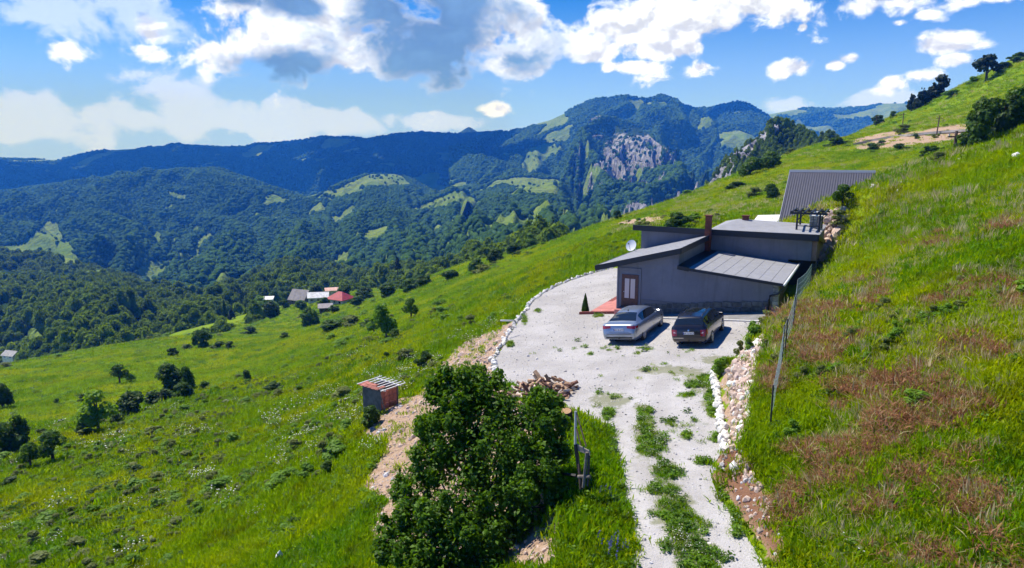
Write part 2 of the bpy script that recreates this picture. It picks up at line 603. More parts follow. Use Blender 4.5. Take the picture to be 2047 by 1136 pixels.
def leaf_mat(name, c1, c2, trans=0.35, patch=0.0, patch_col=None, spec=0.25, pscale=0.12, rough=0.55):
    """leaves and blades: colour varies by leaf, by plant and over the slope; thin and translucent"""
    m = bpy.data.materials.new(name); m.use_nodes = True
    t = NT(m.node_tree); b = t.n['Principled BSDF']; out = t.n['Material Output']
    oi = t.new('ShaderNodeObjectInfo')
    geo = t.new('ShaderNodeNewGeometry')
    f = t.m('ADD', t.m('MULTIPLY', oi.outputs['Random'], 0.6), t.m('MULTIPLY', t.attr('tint'), 0.55))
    c = t.mix(f, c1, c2)
    if patch:
        n = t.noise(geo.outputs['Position'], pscale, 4, 0.55)
        c = t.mix(t.m('MULTIPLY', t.ss(n, 0.42, 0.62), patch), c, patch_col)
        n3 = t.noise(geo.outputs['Position'], pscale * 4.5, 4, 0.6)
        c = t.mix(t.m('MULTIPLY', t.ss(n3, 0.52, 0.66), 0.65), c, tuple(q * .42 for q in patch_col[:2]) + (patch_col[2] * .6,))
    t.put(b.inputs['Base Color'], c)
    b.inputs['Roughness'].default_value = rough
    b.inputs['Specular IOR Level'].default_value = spec
    tr = t.new('ShaderNodeBsdfTranslucent')
    hs = t.new('ShaderNodeHueSaturation')
    hs.inputs['Hue'].default_value = 0.485; hs.inputs['Saturation'].default_value = 1.1; hs.inputs['Value'].default_value = 1.35
    t.put(hs.inputs['Color'], c); t.put(tr.inputs['Color'], hs.outputs[0])
    mx = t.new('ShaderNodeMixShader'); mx.inputs[0].default_value = trans
    t.put(mx.inputs[1], b.outputs[0]); t.put(mx.inputs[2], tr.outputs[0])
    t.put(out.inputs[0], mx.outputs[0])
    return m


M = {}


def mk_mats():
    M['bark'] = mat('bark', (0.09, 0.065, 0.045), 0.9, noise=0.5, nscale=12, bump=0.6, bscale=30)
    M['bark_pale'] = mat('bark_pale', (0.20, 0.17, 0.14), 0.9, noise=0.5, nscale=12, bump=0.5, bscale=30)
    M['leaf_dark'] = leaf_mat('leaf_dark', (0.026, 0.066, 0.010), (0.085, 0.170, 0.020), 0.4)
    M['leaf_bush'] = leaf_mat('leaf_bush', (0.022, 0.075, 0.006), (0.18, 0.35, 0.018), 0.42, spec=0.18, rough=0.5)
    M['leaf_mid'] = leaf_mat('leaf_mid', (0.045, 0.11, 0.011), (0.10, 0.20, 0.020), 0.4)
    M['leaf_light'] = leaf_mat('leaf_light', (0.11, 0.24, 0.014), (0.20, 0.35, 0.03), 0.45)
    M['leaf_conifer'] = leaf_mat('leaf_conifer', (0.010, 0.028, 0.009), (0.026, 0.055, 0.014), 0.12)
    M['leaf_olive'] = leaf_mat('leaf_olive', (0.12, 0.165, 0.03), (0.20, 0.245, 0.06), 0.4)
    M['grass'] = leaf_mat('grass_blade', (0.155, 0.30, 0.001), (0.26, 0.41, 0.002), 0.5, 0.75, (0.37, 0.43, 0.004), spec=0.06, pscale=0.10)
    M['grass_deep'] = leaf_mat('grass_deep', (0.085, 0.23, 0.003), (0.16, 0.33, 0.005), 0.5, 0.5, (0.24, 0.34, 0.006), spec=0.06, pscale=0.2)
    M['straw'] = leaf_mat('straw_blade', (0.42, 0.36, 0.17), (0.60, 0.52, 0.28), 0.3)
    M['dead'] = leaf_mat('dead_brush', (0.19, 0.08, 0.04), (0.40, 0.20, 0.09), 0.2)
    M['twig_grey'] = mat('dry_twig', (0.32, 0.25, 0.19), 0.9, rnd=0.3)
    M['petal'] = leaf_mat('white_petal', (0.75, 0.74, 0.66), (0.85, 0.84, 0.80), 0.3)
    M['petal_blue'] = leaf_mat('blue_petal', (0.05, 0.06, 0.22), (0.12, 0.11, 0.34), 0.3)
    M['stone_pink'] = mat('stone_pink', (0.62, 0.47, 0.39), 0.9, noise=0.35, nscale=9, bump=0.5, bscale=25, rnd=0.3)
    M['stone_white'] = mat('stone_white', (0.80, 0.77, 0.71), 0.9, noise=0.2, nscale=9, bump=0.4, bscale=25, rnd=0.15)
    M['stone_grey'] = mat('stone_grey', (0.36, 0.34, 0.31), 0.9, noise=0.35, nscale=7, bump=0.5, bscale=20, rnd=0.25)
    M['gravel'] = mat('gravel_stone', (0.50, 0.48, 0.475), 0.95, rnd=0.45)
    # ground under the grass
    m = bpy.data.materials.new('hillside_ground'); m.use_nodes = True
    t = NT(m.node_tree); b = t.n['Principled BSDF']
    geo = t.new('ShaderNodeNewGeometry'); pos = geo.outputs['Position']
    nb = t.noise(pos, 0.045, 5, 0.55); ns = t.noise(pos, 0.45, 6, 0.6); nf = t.noise(pos, 3.2, 5, 0.62); nx = t.noise(pos, 11.0, 4, 0.65)
    g = t.mix(t.ss(ns, 0.3, 0.7), (0.085, 0.165, 0.004), (0.17, 0.275, 0.006))
    g = t.mix(t.m('MULTIPLY', t.ss(nb, 0.40, 0.66), 0.8), g, (0.25, 0.33, 0.008))
    g = t.mix(t.m('MULTIPLY', t.ss(nf, 0.50, 0.68), 0.55), g, (0.065, 0.12, 0.005))
    g = t.mix(t.m('MULTIPLY', t.ss(nx, 0.52, 0.7), 0.35), g, (0.27, 0.32, 0.03))
    s = t.mix(t.ss(nf, 0.3, 0.7), (0.37, 0.245, 0.165), (0.50, 0.37, 0.27))
    s = t.mix(t.m('MULTIPLY', t.ss(nx, 0.5, 0.72), 0.8), s, (0.22, 0.135, 0.09))
    s = t.mix(t.m('MULTIPLY', t.ss(t.vor(pos, 5.5), 0.0, 0.35, 1, 0), 0.35), s, (0.58, 0.48, 0.40))
    red = t.mix(t.ss(ns, 0.4, 0.6), (0.16, 0.075, 0.04), (0.23, 0.12, 0.075))
    s = t.mix(t.attr('loam'), s, red)
    sm = t.ss(t.m('ADD', t.attr('soil'), t.m('MULTIPLY', t.m('SUBTRACT', nf, 0.5), 1.1)), 0.42, 0.60)
    dry = t.m('MULTIPLY', t.ss(t.m('ADD', t.attr('brush'), t.m('MULTIPLY', t.m('SUBTRACT', nf, 0.5), 1.4)), 0.45, 0.75), 0.4)
    g = t.mix(dry, g, (0.17, 0.10, 0.05))
    t.put(b.inputs['Base Color'], t.mix(sm, g, s))
    b.inputs['Roughness'].default_value = 0.95
    b.inputs['Specular IOR Level'].default_value = 0.1
    t.put(b.inputs['Normal'], t.bump(t.m('ADD', nf, t.m('MULTIPLY', nx, 0.5)), 0.8, 0.18))
    M['ground'] = m
    # pale gravel drive
    m = bpy.data.materials.new('pale_gravel'); m.use_nodes = True
    t = NT(m.node_tree); b = t.n['Principled BSDF']
    geo = t.new('ShaderNodeNewGeometry'); pos = geo.outputs['Position']
    n1 = t.noise(pos, 0.35, 5, 0.6); n2 = t.noise(pos, 2.6, 6, 0.65); n3 = t.noise(pos, 22, 4, 0.7); v = t.vor(pos, 26)
    c = t.mix(t.ss(n1, 0.35, 0.65), (0.375, 0.35, 0.34), (0.49, 0.465, 0.46))
    c = t.mix(t.m('MULTIPLY', t.ss(n2, 0.50, 0.70), 0.6), c, (0.40, 0.395, 0.395))
    c = t.mix(t.m('MULTIPLY', t.ss(n3, 0.46, 0.66), 0.85), c, (0.28, 0.285, 0.285))
    c = t.mix(t.m('MULTIPLY', t.ss(v, 0.05, 0.32, 1, 0), 0.45), c, (0.70, 0.68, 0.69))
    wm = t.ss(t.m('ADD', t.attr('wild'), t.m('MULTIPLY', t.m('SUBTRACT', n2, 0.5), 1.5)), 0.5, 0.78)
    rut = t.m('MULTIPLY', t.attr('rut'), t.ss(n2, 0.25, 0.6))
    c = t.mix(t.m('MULTIPLY', rut, 0.55), c, (0.57, 0.55, 0.55))
    c = t.mix(t.m('MULTIPLY', wm, 0.7), c, (0.17, 0.18, 0.08))
    t.put(b.inputs['Base Color'], c)
    b.inputs['Roughness'].default_value = 0.95
    b.inputs['Specular IOR Level'].default_value = 0.15
    t.put(b.inputs['Normal'], t.bump(t.m('ADD', t.m('MULTIPLY', v, -0.7), n3), 0.7, 0.03))
    M['drive'] = m


mk_mats()

# ------------------------------------------------------------------ near hillside
SOIL_PX = [[(1040, 636), (1010, 650), (970, 668), (925, 686), (878, 732), (836, 790), (792, 798), (732, 853), (724, 873), (776, 880), (768, 905), (732, 958), (724, 980),
            (775, 1000), (740, 1040), (735, 1080), (790, 1136), (1120, 1136), (1120, 1010), (1130, 860), (1060, 800), (1003, 768), (990, 735), (988, 715)],
           [(1225, 449), (1265, 438), (1330, 432), (1334, 444), (1270, 452)],
           [(1700, 281), (1760, 266), (1850, 259), (1940, 247), (1945, 279), (1860, 287), (1800, 294), (1720, 302)],
           [(1622, 545), (1628, 500), (1640, 458), (1672, 425), (1688, 440), (1664, 512), (1636, 556)],
           [(1440, 745), (1470, 722), (1500, 690), (1535, 668), (1524, 700), (1512, 751), (1503, 790), (1496, 850), (1470, 905), (1452, 880)]]
LOAM_PX = [[(1441, 900), (1475, 880), (1515, 940), (1555, 1010), (1580, 1090), (1550, 1136), (1500, 1060), (1450, 985), (1425, 935)]]
BRUSH_PX = [(1640, 640, 60, 30), (1760, 590, 45, 28), (1660, 690, 60, 25), (1750, 690, 40, 20), (1760, 740, 70, 30), (1850, 760, 70, 25), (1800, 830, 80, 35), (1690, 790, 50, 30),
            (1900, 880, 130, 70), (1960, 820, 90, 40), (1850, 930, 110, 50), (1960, 950, 110, 60), (1920, 1010, 60, 50), (2000, 1080, 80, 60), (1900, 1120, 80, 40), (1730, 960, 60, 40),
            (1620, 1010, 40, 40), (1700, 900, 50, 30), (1780, 1000, 60, 25), (1640, 900, 40, 30), (1950, 690, 70, 30), (1900, 640, 60, 25), (2020, 600, 50, 30), (1600, 690, 40, 15),
            (1900, 590, 60, 20), (1870, 480, 50, 14), (1960, 560, 50, 16), (1560, 760, 20, 20), (2020, 450, 40, 12)]


def grow(start, end, step, fac):
    out = []; x = start; s = step
    sg = 1 if end > start else -1
    while (end - x) * sg > 0:
        s = min(s * fac, 6.0); x = x + sg * s; out.append(x)
    return out


def cover(x, y, z):
    u, v = project(x, y, z)
    r = np.hypot(x, y)
    soil = np.zeros(len(x)); loam = np.zeros(len(x)); brush = np.zeros(len(x))
    near = y > 3
    for k, p in enumerate(SOIL_PX):
        lim = (r < 75) if k in (0, 3, 4) else (r > 75)
        soil = np.where(in_poly(u, v, p) & near & lim, 1, soil)
    for p in LOAM_PX:
        q = in_poly(u, v, p) & near & (r < 40)
        soil = np.where(q, 1, soil); loam = np.where(q, 1, loam)
    for (bu, bv, bw, bh) in BRUSH_PX:
        g = np.exp(-((u - bu) / bw) ** 2 - ((v - bv) / bh) ** 2)
        brush = np.maximum(brush, np.where(near & (x > 5) & (r < 80), g, 0))
    return soil, loam, brush


def near_terrain():
    xs = sorted(grow(-14, -270, .38, 1.07)) + list(np.arange(-14, 27, 0.38)) + grow(27, 335, .38, 1.07)
    ys = sorted(grow(8, -14, .4, 1.1)) + list(np.arange(8, 56, 0.38)) + grow(56, 430, .38, 1.06)
    xs = np.array(sorted(xs)); ys = np.array(sorted(ys))
    X, Y = np.meshgrid(xs, ys)
    x, y = X.ravel(), Y.ravel()
    z = H(x, y)
    nx, ny = len(xs), len(ys)
    i = np.arange(nx * ny).reshape(ny, nx)
    f = np.stack([i[:-1, :-1], i[:-1, 1:], i[1:, 1:], i[1:, :-1]], -1).reshape(-1, 4)
    o = mesh_obj('hillside', np.stack([x, y, z], 1), f, M['ground'], smooth=True)
    s, l, b = cover(x, y, z)
    fattr(o, 'soil', s); fattr(o, 'loam', l); fattr(o, 'brush', b)
    tag(o, kind='structure')
    return o


near_terrain()


def drive_sheet():
    pts = []
    n = len(DRIVE)
    for i in range(n):
        a = np.array(DRIVE[i]); b = np.array(DRIVE[(i + 1) % n])
        L = np.linalg.norm(b - a); k = max(1, int(L / 0.22))
        nrm = np.array([b[1] - a[1], a[0] - b[0]]) / max(L, 1e-6)
        for j in range(k):
            p = a + (b - a) * j / k
            w = (fbm(np.array([p[0]]), np.array([p[1]]), 0.7, 3, 4)[0] - .5) * 0.55
            if (i < len(TRACK_L)) or (i > n - 9): p = p + nrm * w
            pts.append(p)
    bm = bmesh.new()
    vs = [bm.verts.new((p[0], p[1], 0)) for p in pts]
    fc = bm.faces.new(vs)
    bmesh.ops.triangulate(bm, faces=[fc])
    # even grid so that land cover can vary across it
    me = bpy.data.meshes.new('driveway')
    for ax, rng in ((0, np.arange(-2, 16, 0.45)), (1, np.arange(9, 64, 0.8))):
        for c in rng:
            no = (1, 0, 0) if ax == 0 else (0, 1, 0)
            co = (c, 0, 0) if ax == 0 else (0, c, 0)
            bmesh.ops.bisect_plane(bm, geom=bm.verts[:] + bm.edges[:] + bm.faces[:], plane_co=co, plane_no=no)
    for v in bm.verts:
        v.co.z = yard_z(v.co.x, v.co.y)
    bmesh.ops.recalc_face_normals(bm, faces=bm.faces)
    bm.to_mesh(me); bm.free()
    if me.polygons[0].normal.z < 0:
        me.flip_normals()
    me.materials.append(M['drive'])
    o = bpy.data.objects.new('driveway', me); COL.objects.link(o)
    co = np.array([v.co[:] for v in me.vertices])
    u, v = project(co[:, 0], co[:, 1], co[:, 2])
    wild = np.zeros(len(co))
    for (bu, bv, bw, bh) in [(1290, 880, 30, 60), (1330, 950, 40, 40), (1345, 1020, 60, 70), (1390, 1100, 60, 50), (1400, 760, 50, 30), (1420, 800, 20, 60), (1330, 740, 90, 12), (1220, 800, 60, 20), (1440, 720, 60, 14), (1280, 815, 30, 8)]:
        wild = np.maximum(wild, np.exp(-((u - bu) / bw) ** 2 - ((v - bv) / bh) ** 2))
    fattr(o, 'wild', wild)
    ctr = [(4.1, 10), (4.1, 13.5), (4.15, 16.5), (4.3, 19.0), (4.6, 21.5), (5.4, 24.5), (6.4, 27.5)]
    dd = seg_dist(co[:, 0], co[:, 1], ctr, False)
    fattr(o, 'rut', np.exp(-((dd - .82) / .33) ** 2))
    tag(o, kind='structure')


drive_sheet()

# ------------------------------------------------------------------ plant prototypes
def quads(cent, nrm, size, rng, aspect=1.5, curl=0.25):
    """leaf-sized faces: one folded quad pair per point"""
    n = len(cent)
    r = rng.normal(size=(n, 3))
    nrm = nrm / (np.linalg.norm(nrm, axis=1, keepdims=True) + 1e-9)
    a = np.cross(nrm, r); a /= np.linalg.norm(a, axis=1, keepdims=True) + 1e-9
    b = np.cross(nrm, a)
    s = (size if np.ndim(size) else np.full(n, size))[:, None] * 0.5
    a = a * s * aspect; b = b * s
    k = nrm * s * curl
    v = np.stack([cent - a, cent - b + k, cent + a * 1.05 - k, cent + b + k], 1)
    return v.reshape(-1, 3), np.arange(n * 4).reshape(n, 4)


def join(parts):
    vs = []; fs = []; off = 0
    for v, f in parts:
        vs.append(v); fs.append(f + off); off += len(v)
    return np.concatenate(vs), np.concatenate(fs)


def blob_points(blobs, n, rng, shell=0.72):
    w = np.array([b[3] * b[4] for b in blobs]); w = w / w.sum()
    idx = rng.choice(len(blobs), n, p=w)
    B = np.array(blobs)[idx]
    d = rng.normal(size=(n, 3)); d /= np.linalg.norm(d, axis=1, keepdims=True)
    rad = (shell + (1 - shell) * rng.random(n)) ** 1.0
    rad *= 1 + 0.16 * np.sin(d[:, 0] * 7 + idx) * np.sin(d[:, 2] * 6 + 1.3 * idx)
    p = B[:, :3] + d * rad[:, None] * B[:, [3, 3, 4]]
    return p, d


def crown_blobs(rng, h, w, n, base=0.3, cone=False):
    out = []
    for k in range(n):
        z = h * (base + (1 - base) * (0.12 + 0.8 * rng.random()))
        if cone:
            env = w * 0.5 * (1.05 - (z - h * base) / (h * (1 - base))) ** 0.9
        else:
            q = (z - h * base) / (h * (1 - base))
            env = w * 0.5 * math.sqrt(max(0.05, 1 - (2 * q - 0.85) ** 2 * 0.85))
        r = rng.uniform(0.22, 0.52) * (env if cone else w * 0.5) * (1.25 if n < 8 else 1)
        a = rng.uniform(0, 6.283); rr = max(0, env - r) * math.sqrt(rng.uniform(0.15, 1))
        out.append((math.cos(a) * rr, math.sin(a) * rr, z, r, r * rng.uniform(.65, .95)))
    return out


def core_ico(rng, blobs, k=0.72, sub=1):
    parts = []
    bm = bmesh.new(); bmesh.ops.create_icosphere(bm, subdivisions=sub, radius=1)
    v0 = np.array([v.co[:] for v in bm.verts]); f0 = np.array([[v.index for v in f.verts] for f in bm.faces]); bm.free()
    f0 = np.concatenate([f0, f0[:, 2:3]], 1)          # as degenerate quads is avoided below
    return v0, f0


def set_tint(o, n, rng, per=4):
    t = np.repeat(rng.random(n), per)[:len(o.data.vertices)]
    if len(t) < len(o.data.vertices):
        t = np.concatenate([t, np.zeros(len(o.data.vertices) - len(t))])
    fattr(o, 'tint', t)


def ico_blob(name, seed, sub, mat_, flat=0.8, rough=0.3, link=False):
    bm = bmesh.new(); bmesh.ops.create_icosphere(bm, subdivisions=sub, radius=1)
    v = np.array([q.co[:] for q in bm.verts]); f = np.array([[q.index for q in p.verts] for p in bm.faces]); bm.free()
    n = fbm(v[:, 0] * 3 + seed * 7.1 + v[:, 2] * 1.7, v[:, 1] * 3 + v[:, 2] * 2.3, 0.9, 4, seed, 0.6)
    n2 = fbm(v[:, 0] * 3 - v[:, 2] * 3, v[:, 1] * 3 + seed + v[:, 2], 2.1, 2, seed + 3)
    v = v * (1 + rough * 2 * (n - .5) + 0.5 * (n2 - .5))[:, None]
    v[:, 2] = v[:, 2] * flat + 0.25
    o = mesh_obj(name, v, f, mat_, smooth=False, link=link)
    fattr(o, 'tint', np.clip((n - .3) * 2, 0, 1))
    return o


def card_tree(name, seed, h, w, nleaf, size, mat_, base=0.3, cone=False, nb=12, trunk=True, link=False, parent=None, bark='bark'):
    """crown of leaf faces (and trunk with limbs); returns crown, trunk"""
    rng = np.random.default_rng(seed)
    bl = crown_blobs(rng, h, w, nb, base, cone)
    p, d = blob_points(bl, nleaf, rng)
    d = d + rng.normal(size=d.shape) * 0.55 + np.array([0, 0, 0.35])
    v, f = quads(p, d, size * (0.7 + 0.6 * rng.random(nleaf)), rng)
    c = mesh_obj('crown' if parent else name, v, f, mat_, parent, link=link)
    set_tint(c, nleaf, rng)
    tr = None
    if trunk:
        mb = MB()
        r0 = max(0.03 * h, 0.05)
        lean = rng.normal(size=2) * 0.03 * h
        mb.tube([(0, 0, -0.3), (lean[0] * .3, lean[1] * .3, h * base), (lean[0], lean[1], h * 0.75)], [r0, r0 * .75, r0 * .25], 7)
        for b in bl[:7]:
            z0 = max(h * base * 0.8, b[2] - abs(b[3]) * 0.9)
            mb.tube([(lean[0] * .4, lean[1] * .4, z0 * .8), (b[0] * .5, b[1] * .5, z0 * .3 + b[2] * .68), (b[0], b[1], b[2])], [r0 * .5, r0 * .3, r0 * .1], 5)
        tr = mb.build('trunk', M[bark], parent, smooth=True)
        if not link:
            COL.objects.unlink(tr)
    return c, tr


def merge_objs(name, objs):
    """join meshes (with their materials) into one unlinked prototype"""
    bm = bmesh.new(); mats = []
    lay = bm.verts.layers.float.new('tint')
    for o in objs:
        base = len(mats); mats += list(o.data.materials)
        b2 = bmesh.new(); b2.from_mesh(o.data)
        l2 = b2.verts.layers.float.get('tint')
        vm = {}
        for v in b2.verts:
            nv = bm.verts.new(v.co); nv[lay] = v[l2] if l2 else 0.0; vm[v] = nv
        for f in b2.faces:
            try:
                nf = bm.faces.new([vm[v] for v in f.verts]); nf.material_index = base + f.material_index
            except ValueError:
                pass
        b2.free()
    me = bpy.data.meshes.new(name); bm.to_mesh(me); bm.free()
    for m_ in mats: me.materials.append(m_)
    return bpy.data.objects.new(name, me)


_gn_cache = {}


def scatter(name, pts, scl, rot, protos, idx=None, kind='stuff', label=None, cat=None):
    """one uncountable mass: prototypes instanced on points"""
    n = len(pts)
    o = mesh_obj(name, np.asarray(pts, float), np.zeros((0, 4), int))
    me = o.data
    scl = np.asarray(scl, float)
    if scl.ndim == 1: scl = np.repeat(scl[:, None], 3, 1)
    for nm, dat in (('scl', scl), ('rot', np.asarray(rot, float))):
        a = me.attributes.new(nm, 'FLOAT_VECTOR', 'POINT'); a.data.foreach_set('vector', dat.astype(np.float32).ravel())
    if idx is None: idx = np.random.default_rng(n).integers(0, len(protos), n)
    a = me.attributes.new('idx', 'INT', 'POINT'); a.data.foreach_set('value', np.asarray(idx, np.int32))
    col = bpy.data.collections.new('kit_' + name)
    for k, p in enumerate(protos):
        q = bpy.data.objects.new('kit_%s_%02d' % (name, k), p.data)
        col.objects.link(q)
    g = bpy.data.node_groups.new('scatter_' + name, 'GeometryNodeTree')
    g.interface.new_socket('Geometry', in_out='INPUT', socket_type='NodeSocketGeometry')
    g.interface.new_socket('Geometry', in_out='OUTPUT', socket_type='NodeSocketGeometry')
    gi = g.nodes.new('NodeGroupInput'); go = g.nodes.new('NodeGroupOutput')
    iop = g.nodes.new('GeometryNodeInstanceOnPoints')
    ci = g.nodes.new('GeometryNodeCollectionInfo'); ci.inputs['Collection'].default_value = col
    ci.inputs['Separate Children'].default_value = True; ci.inputs['Reset Children'].default_value = True

    def na(nm, ty):
        nd = g.nodes.new('GeometryNodeInputNamedAttribute'); nd.data_type = ty
        nd.inputs[0].default_value = nm
        return nd.outputs[0]
    L = g.links.new
    L(gi.outputs[0], iop.inputs['Points']); L(ci.outputs[0], iop.inputs['Instance'])
    iop.inputs['Pick Instance'].default_value = True
    L(na('idx', 'INT'), iop.inputs['Instance Index'])
    L(na('rot', 'FLOAT_VECTOR'), iop.inputs['Rotation'])
    L(na('scl', 'FLOAT_VECTOR'), iop.inputs['Scale'])
    L(iop.outputs[0], go.inputs[0])
    md = o.modifiers.new('scatter', 'NODES'); md.node_group = g
    tag(o, label, cat, kind=kind)
    return o


# ------------------------------------------------------------------ far hills
MEADOWS = [[(0, 497), (55, 491), (99, 454), (116, 457), (125, 478), (147, 502), (147, 519), (160, 526), (212, 529), (205, 539), (164, 536), (123, 532), (115, 515), (60, 517), (0, 507)],
           [(262, 548), (301, 524), (342, 524), (342, 536), (318, 553), (267, 563)], [(359, 508), (400, 505), (400, 519), (362, 527)],
           [(390, 502), (393, 488), (415, 467), (426, 473), (403, 491), (397, 505)], [(525, 411), (528, 399), (544, 389.6), (578, 402.6), (547, 409)],
           [(386, 454), (403, 452), (407, 457), (386, 467)], [(667, 529), (680, 509), (700, 502), (697, 532)], [(458, 556), (496, 550), (478, 567)],
           [(693, 371), (752, 347), (795, 352), (817, 371), (752, 373)], [(828, 419), (914, 384), (957, 408), (924, 410), (844, 422)],
           [(994, 365), (1060, 358), (1112, 365), (1110, 387), (1060, 389), (1030, 374)], [(1045, 330), (1060, 300), (1100, 285), (1110, 300), (1080, 330), (1060, 345)],
           [(640, 385), (690, 375), (720, 385), (680, 396)], [(60, 665), (20, 652), (75, 660), (130, 690), (100, 712), (40, 700)],
           [(700, 583), (730, 571), (757, 567), (757, 578), (730, 590)], [(475, 625), (520, 618), (600, 625), (612, 648), (560, 668), (500, 655)],
           [(0, 660), (20, 652), (0, 648)]]
ROCK = [(1250, 350, 85, 75), (1185, 255, 30, 42), (1300, 345, 70, 75), (1260, 410, 85, 50), (1345, 390, 45, 50), (1180, 290, 34, 34), (1310, 405, 70, 60), (1265, 430, 70, 40)]
MEADOWS = [[(sum(q[0] for q in p) / len(p) + (a - sum(q[0] for q in p) / len(p)) * 1.18, sum(q[1] for q in p) / len(p) + (b - sum(q[1] for q in p) / len(p)) * 1.22) for a, b in p] for p in MEADOWS]


def hill_mat():
    m = bpy.data.materials.new('far_hill_ground'); m.use_nodes = True
    t = NT(m.node_tree); b = t.n['Principled BSDF']
    geo = t.new('ShaderNodeNewGeometry'); pos = geo.outputs['Position']
    n1 = t.noise(pos, 0.012, 6, 0.6); n2 = t.noise(pos, 0.06, 5, 0.65); nv = t.noise(t.scale(pos, (1, 1, 0.22)), 0.05, 6, 0.7)
    fo = t.mix(t.ss(n2, 0.35, 0.65), (0.016, 0.036, 0.010), (0.040, 0.075, 0.018))
    me = t.mix(t.ss(n1, 0.35, 0.65), (0.13, 0.21, 0.035), (0.20, 0.27, 0.06))
    me = t.mix(t.m('MULTIPLY', t.ss(n2, 0.5, 0.7), .5), me, (0.07, 0.12, 0.03))
    rk = t.mix(t.ss(nv, 0.36, 0.62), (0.15, 0.15, 0.175), (0.42, 0.42, 0.47))
    rk = t.mix(t.m('MULTIPLY', t.ss(n2, 0.52, 0.66), 0.75), rk, (0.055, 0.085, 0.03))
    c = t.mix(t.ss(t.m('ADD', t.attr('meadow'), t.m('MULTIPLY', t.m('SUBTRACT', n2, .5), .5)), 0.4, 0.6), fo, me)
    c = t.mix(t.ss(t.m('ADD', t.attr('rock'), t.m('MULTIPLY', t.m('SUBTRACT', nv, .5), 1.2)), 0.38, 0.62), c, rk)
    t.put(b.inputs['Base Color'], c)
    b.inputs['Roughness'].default_value = 1.0
    b.inputs['Specular IOR Level'].default_value = 0.0
    t.put(b.inputs['Normal'], t.bump(t.m('ADD', n2, t.m('MULTIPLY', nv, t.attr('rock'))), 1.0, 14.0))
    return m


M['hill'] = hill_mat()
SHEETS = {}
GAPS = {'mountain': (170, 0.34, 3), 'shoulder_ridge': (260, 0.47, 4), 'cliff': (90, 0.40, 5), 'long_ridge': (300, 0.33, 6), 'wooded_ridge': (60, 0.24, 8), 'wooded_spur': (90, 0.36, 9), 'wooded_knoll': (80, 0.36, 10), 'distant_ridge': (260, 0.47, 14)}


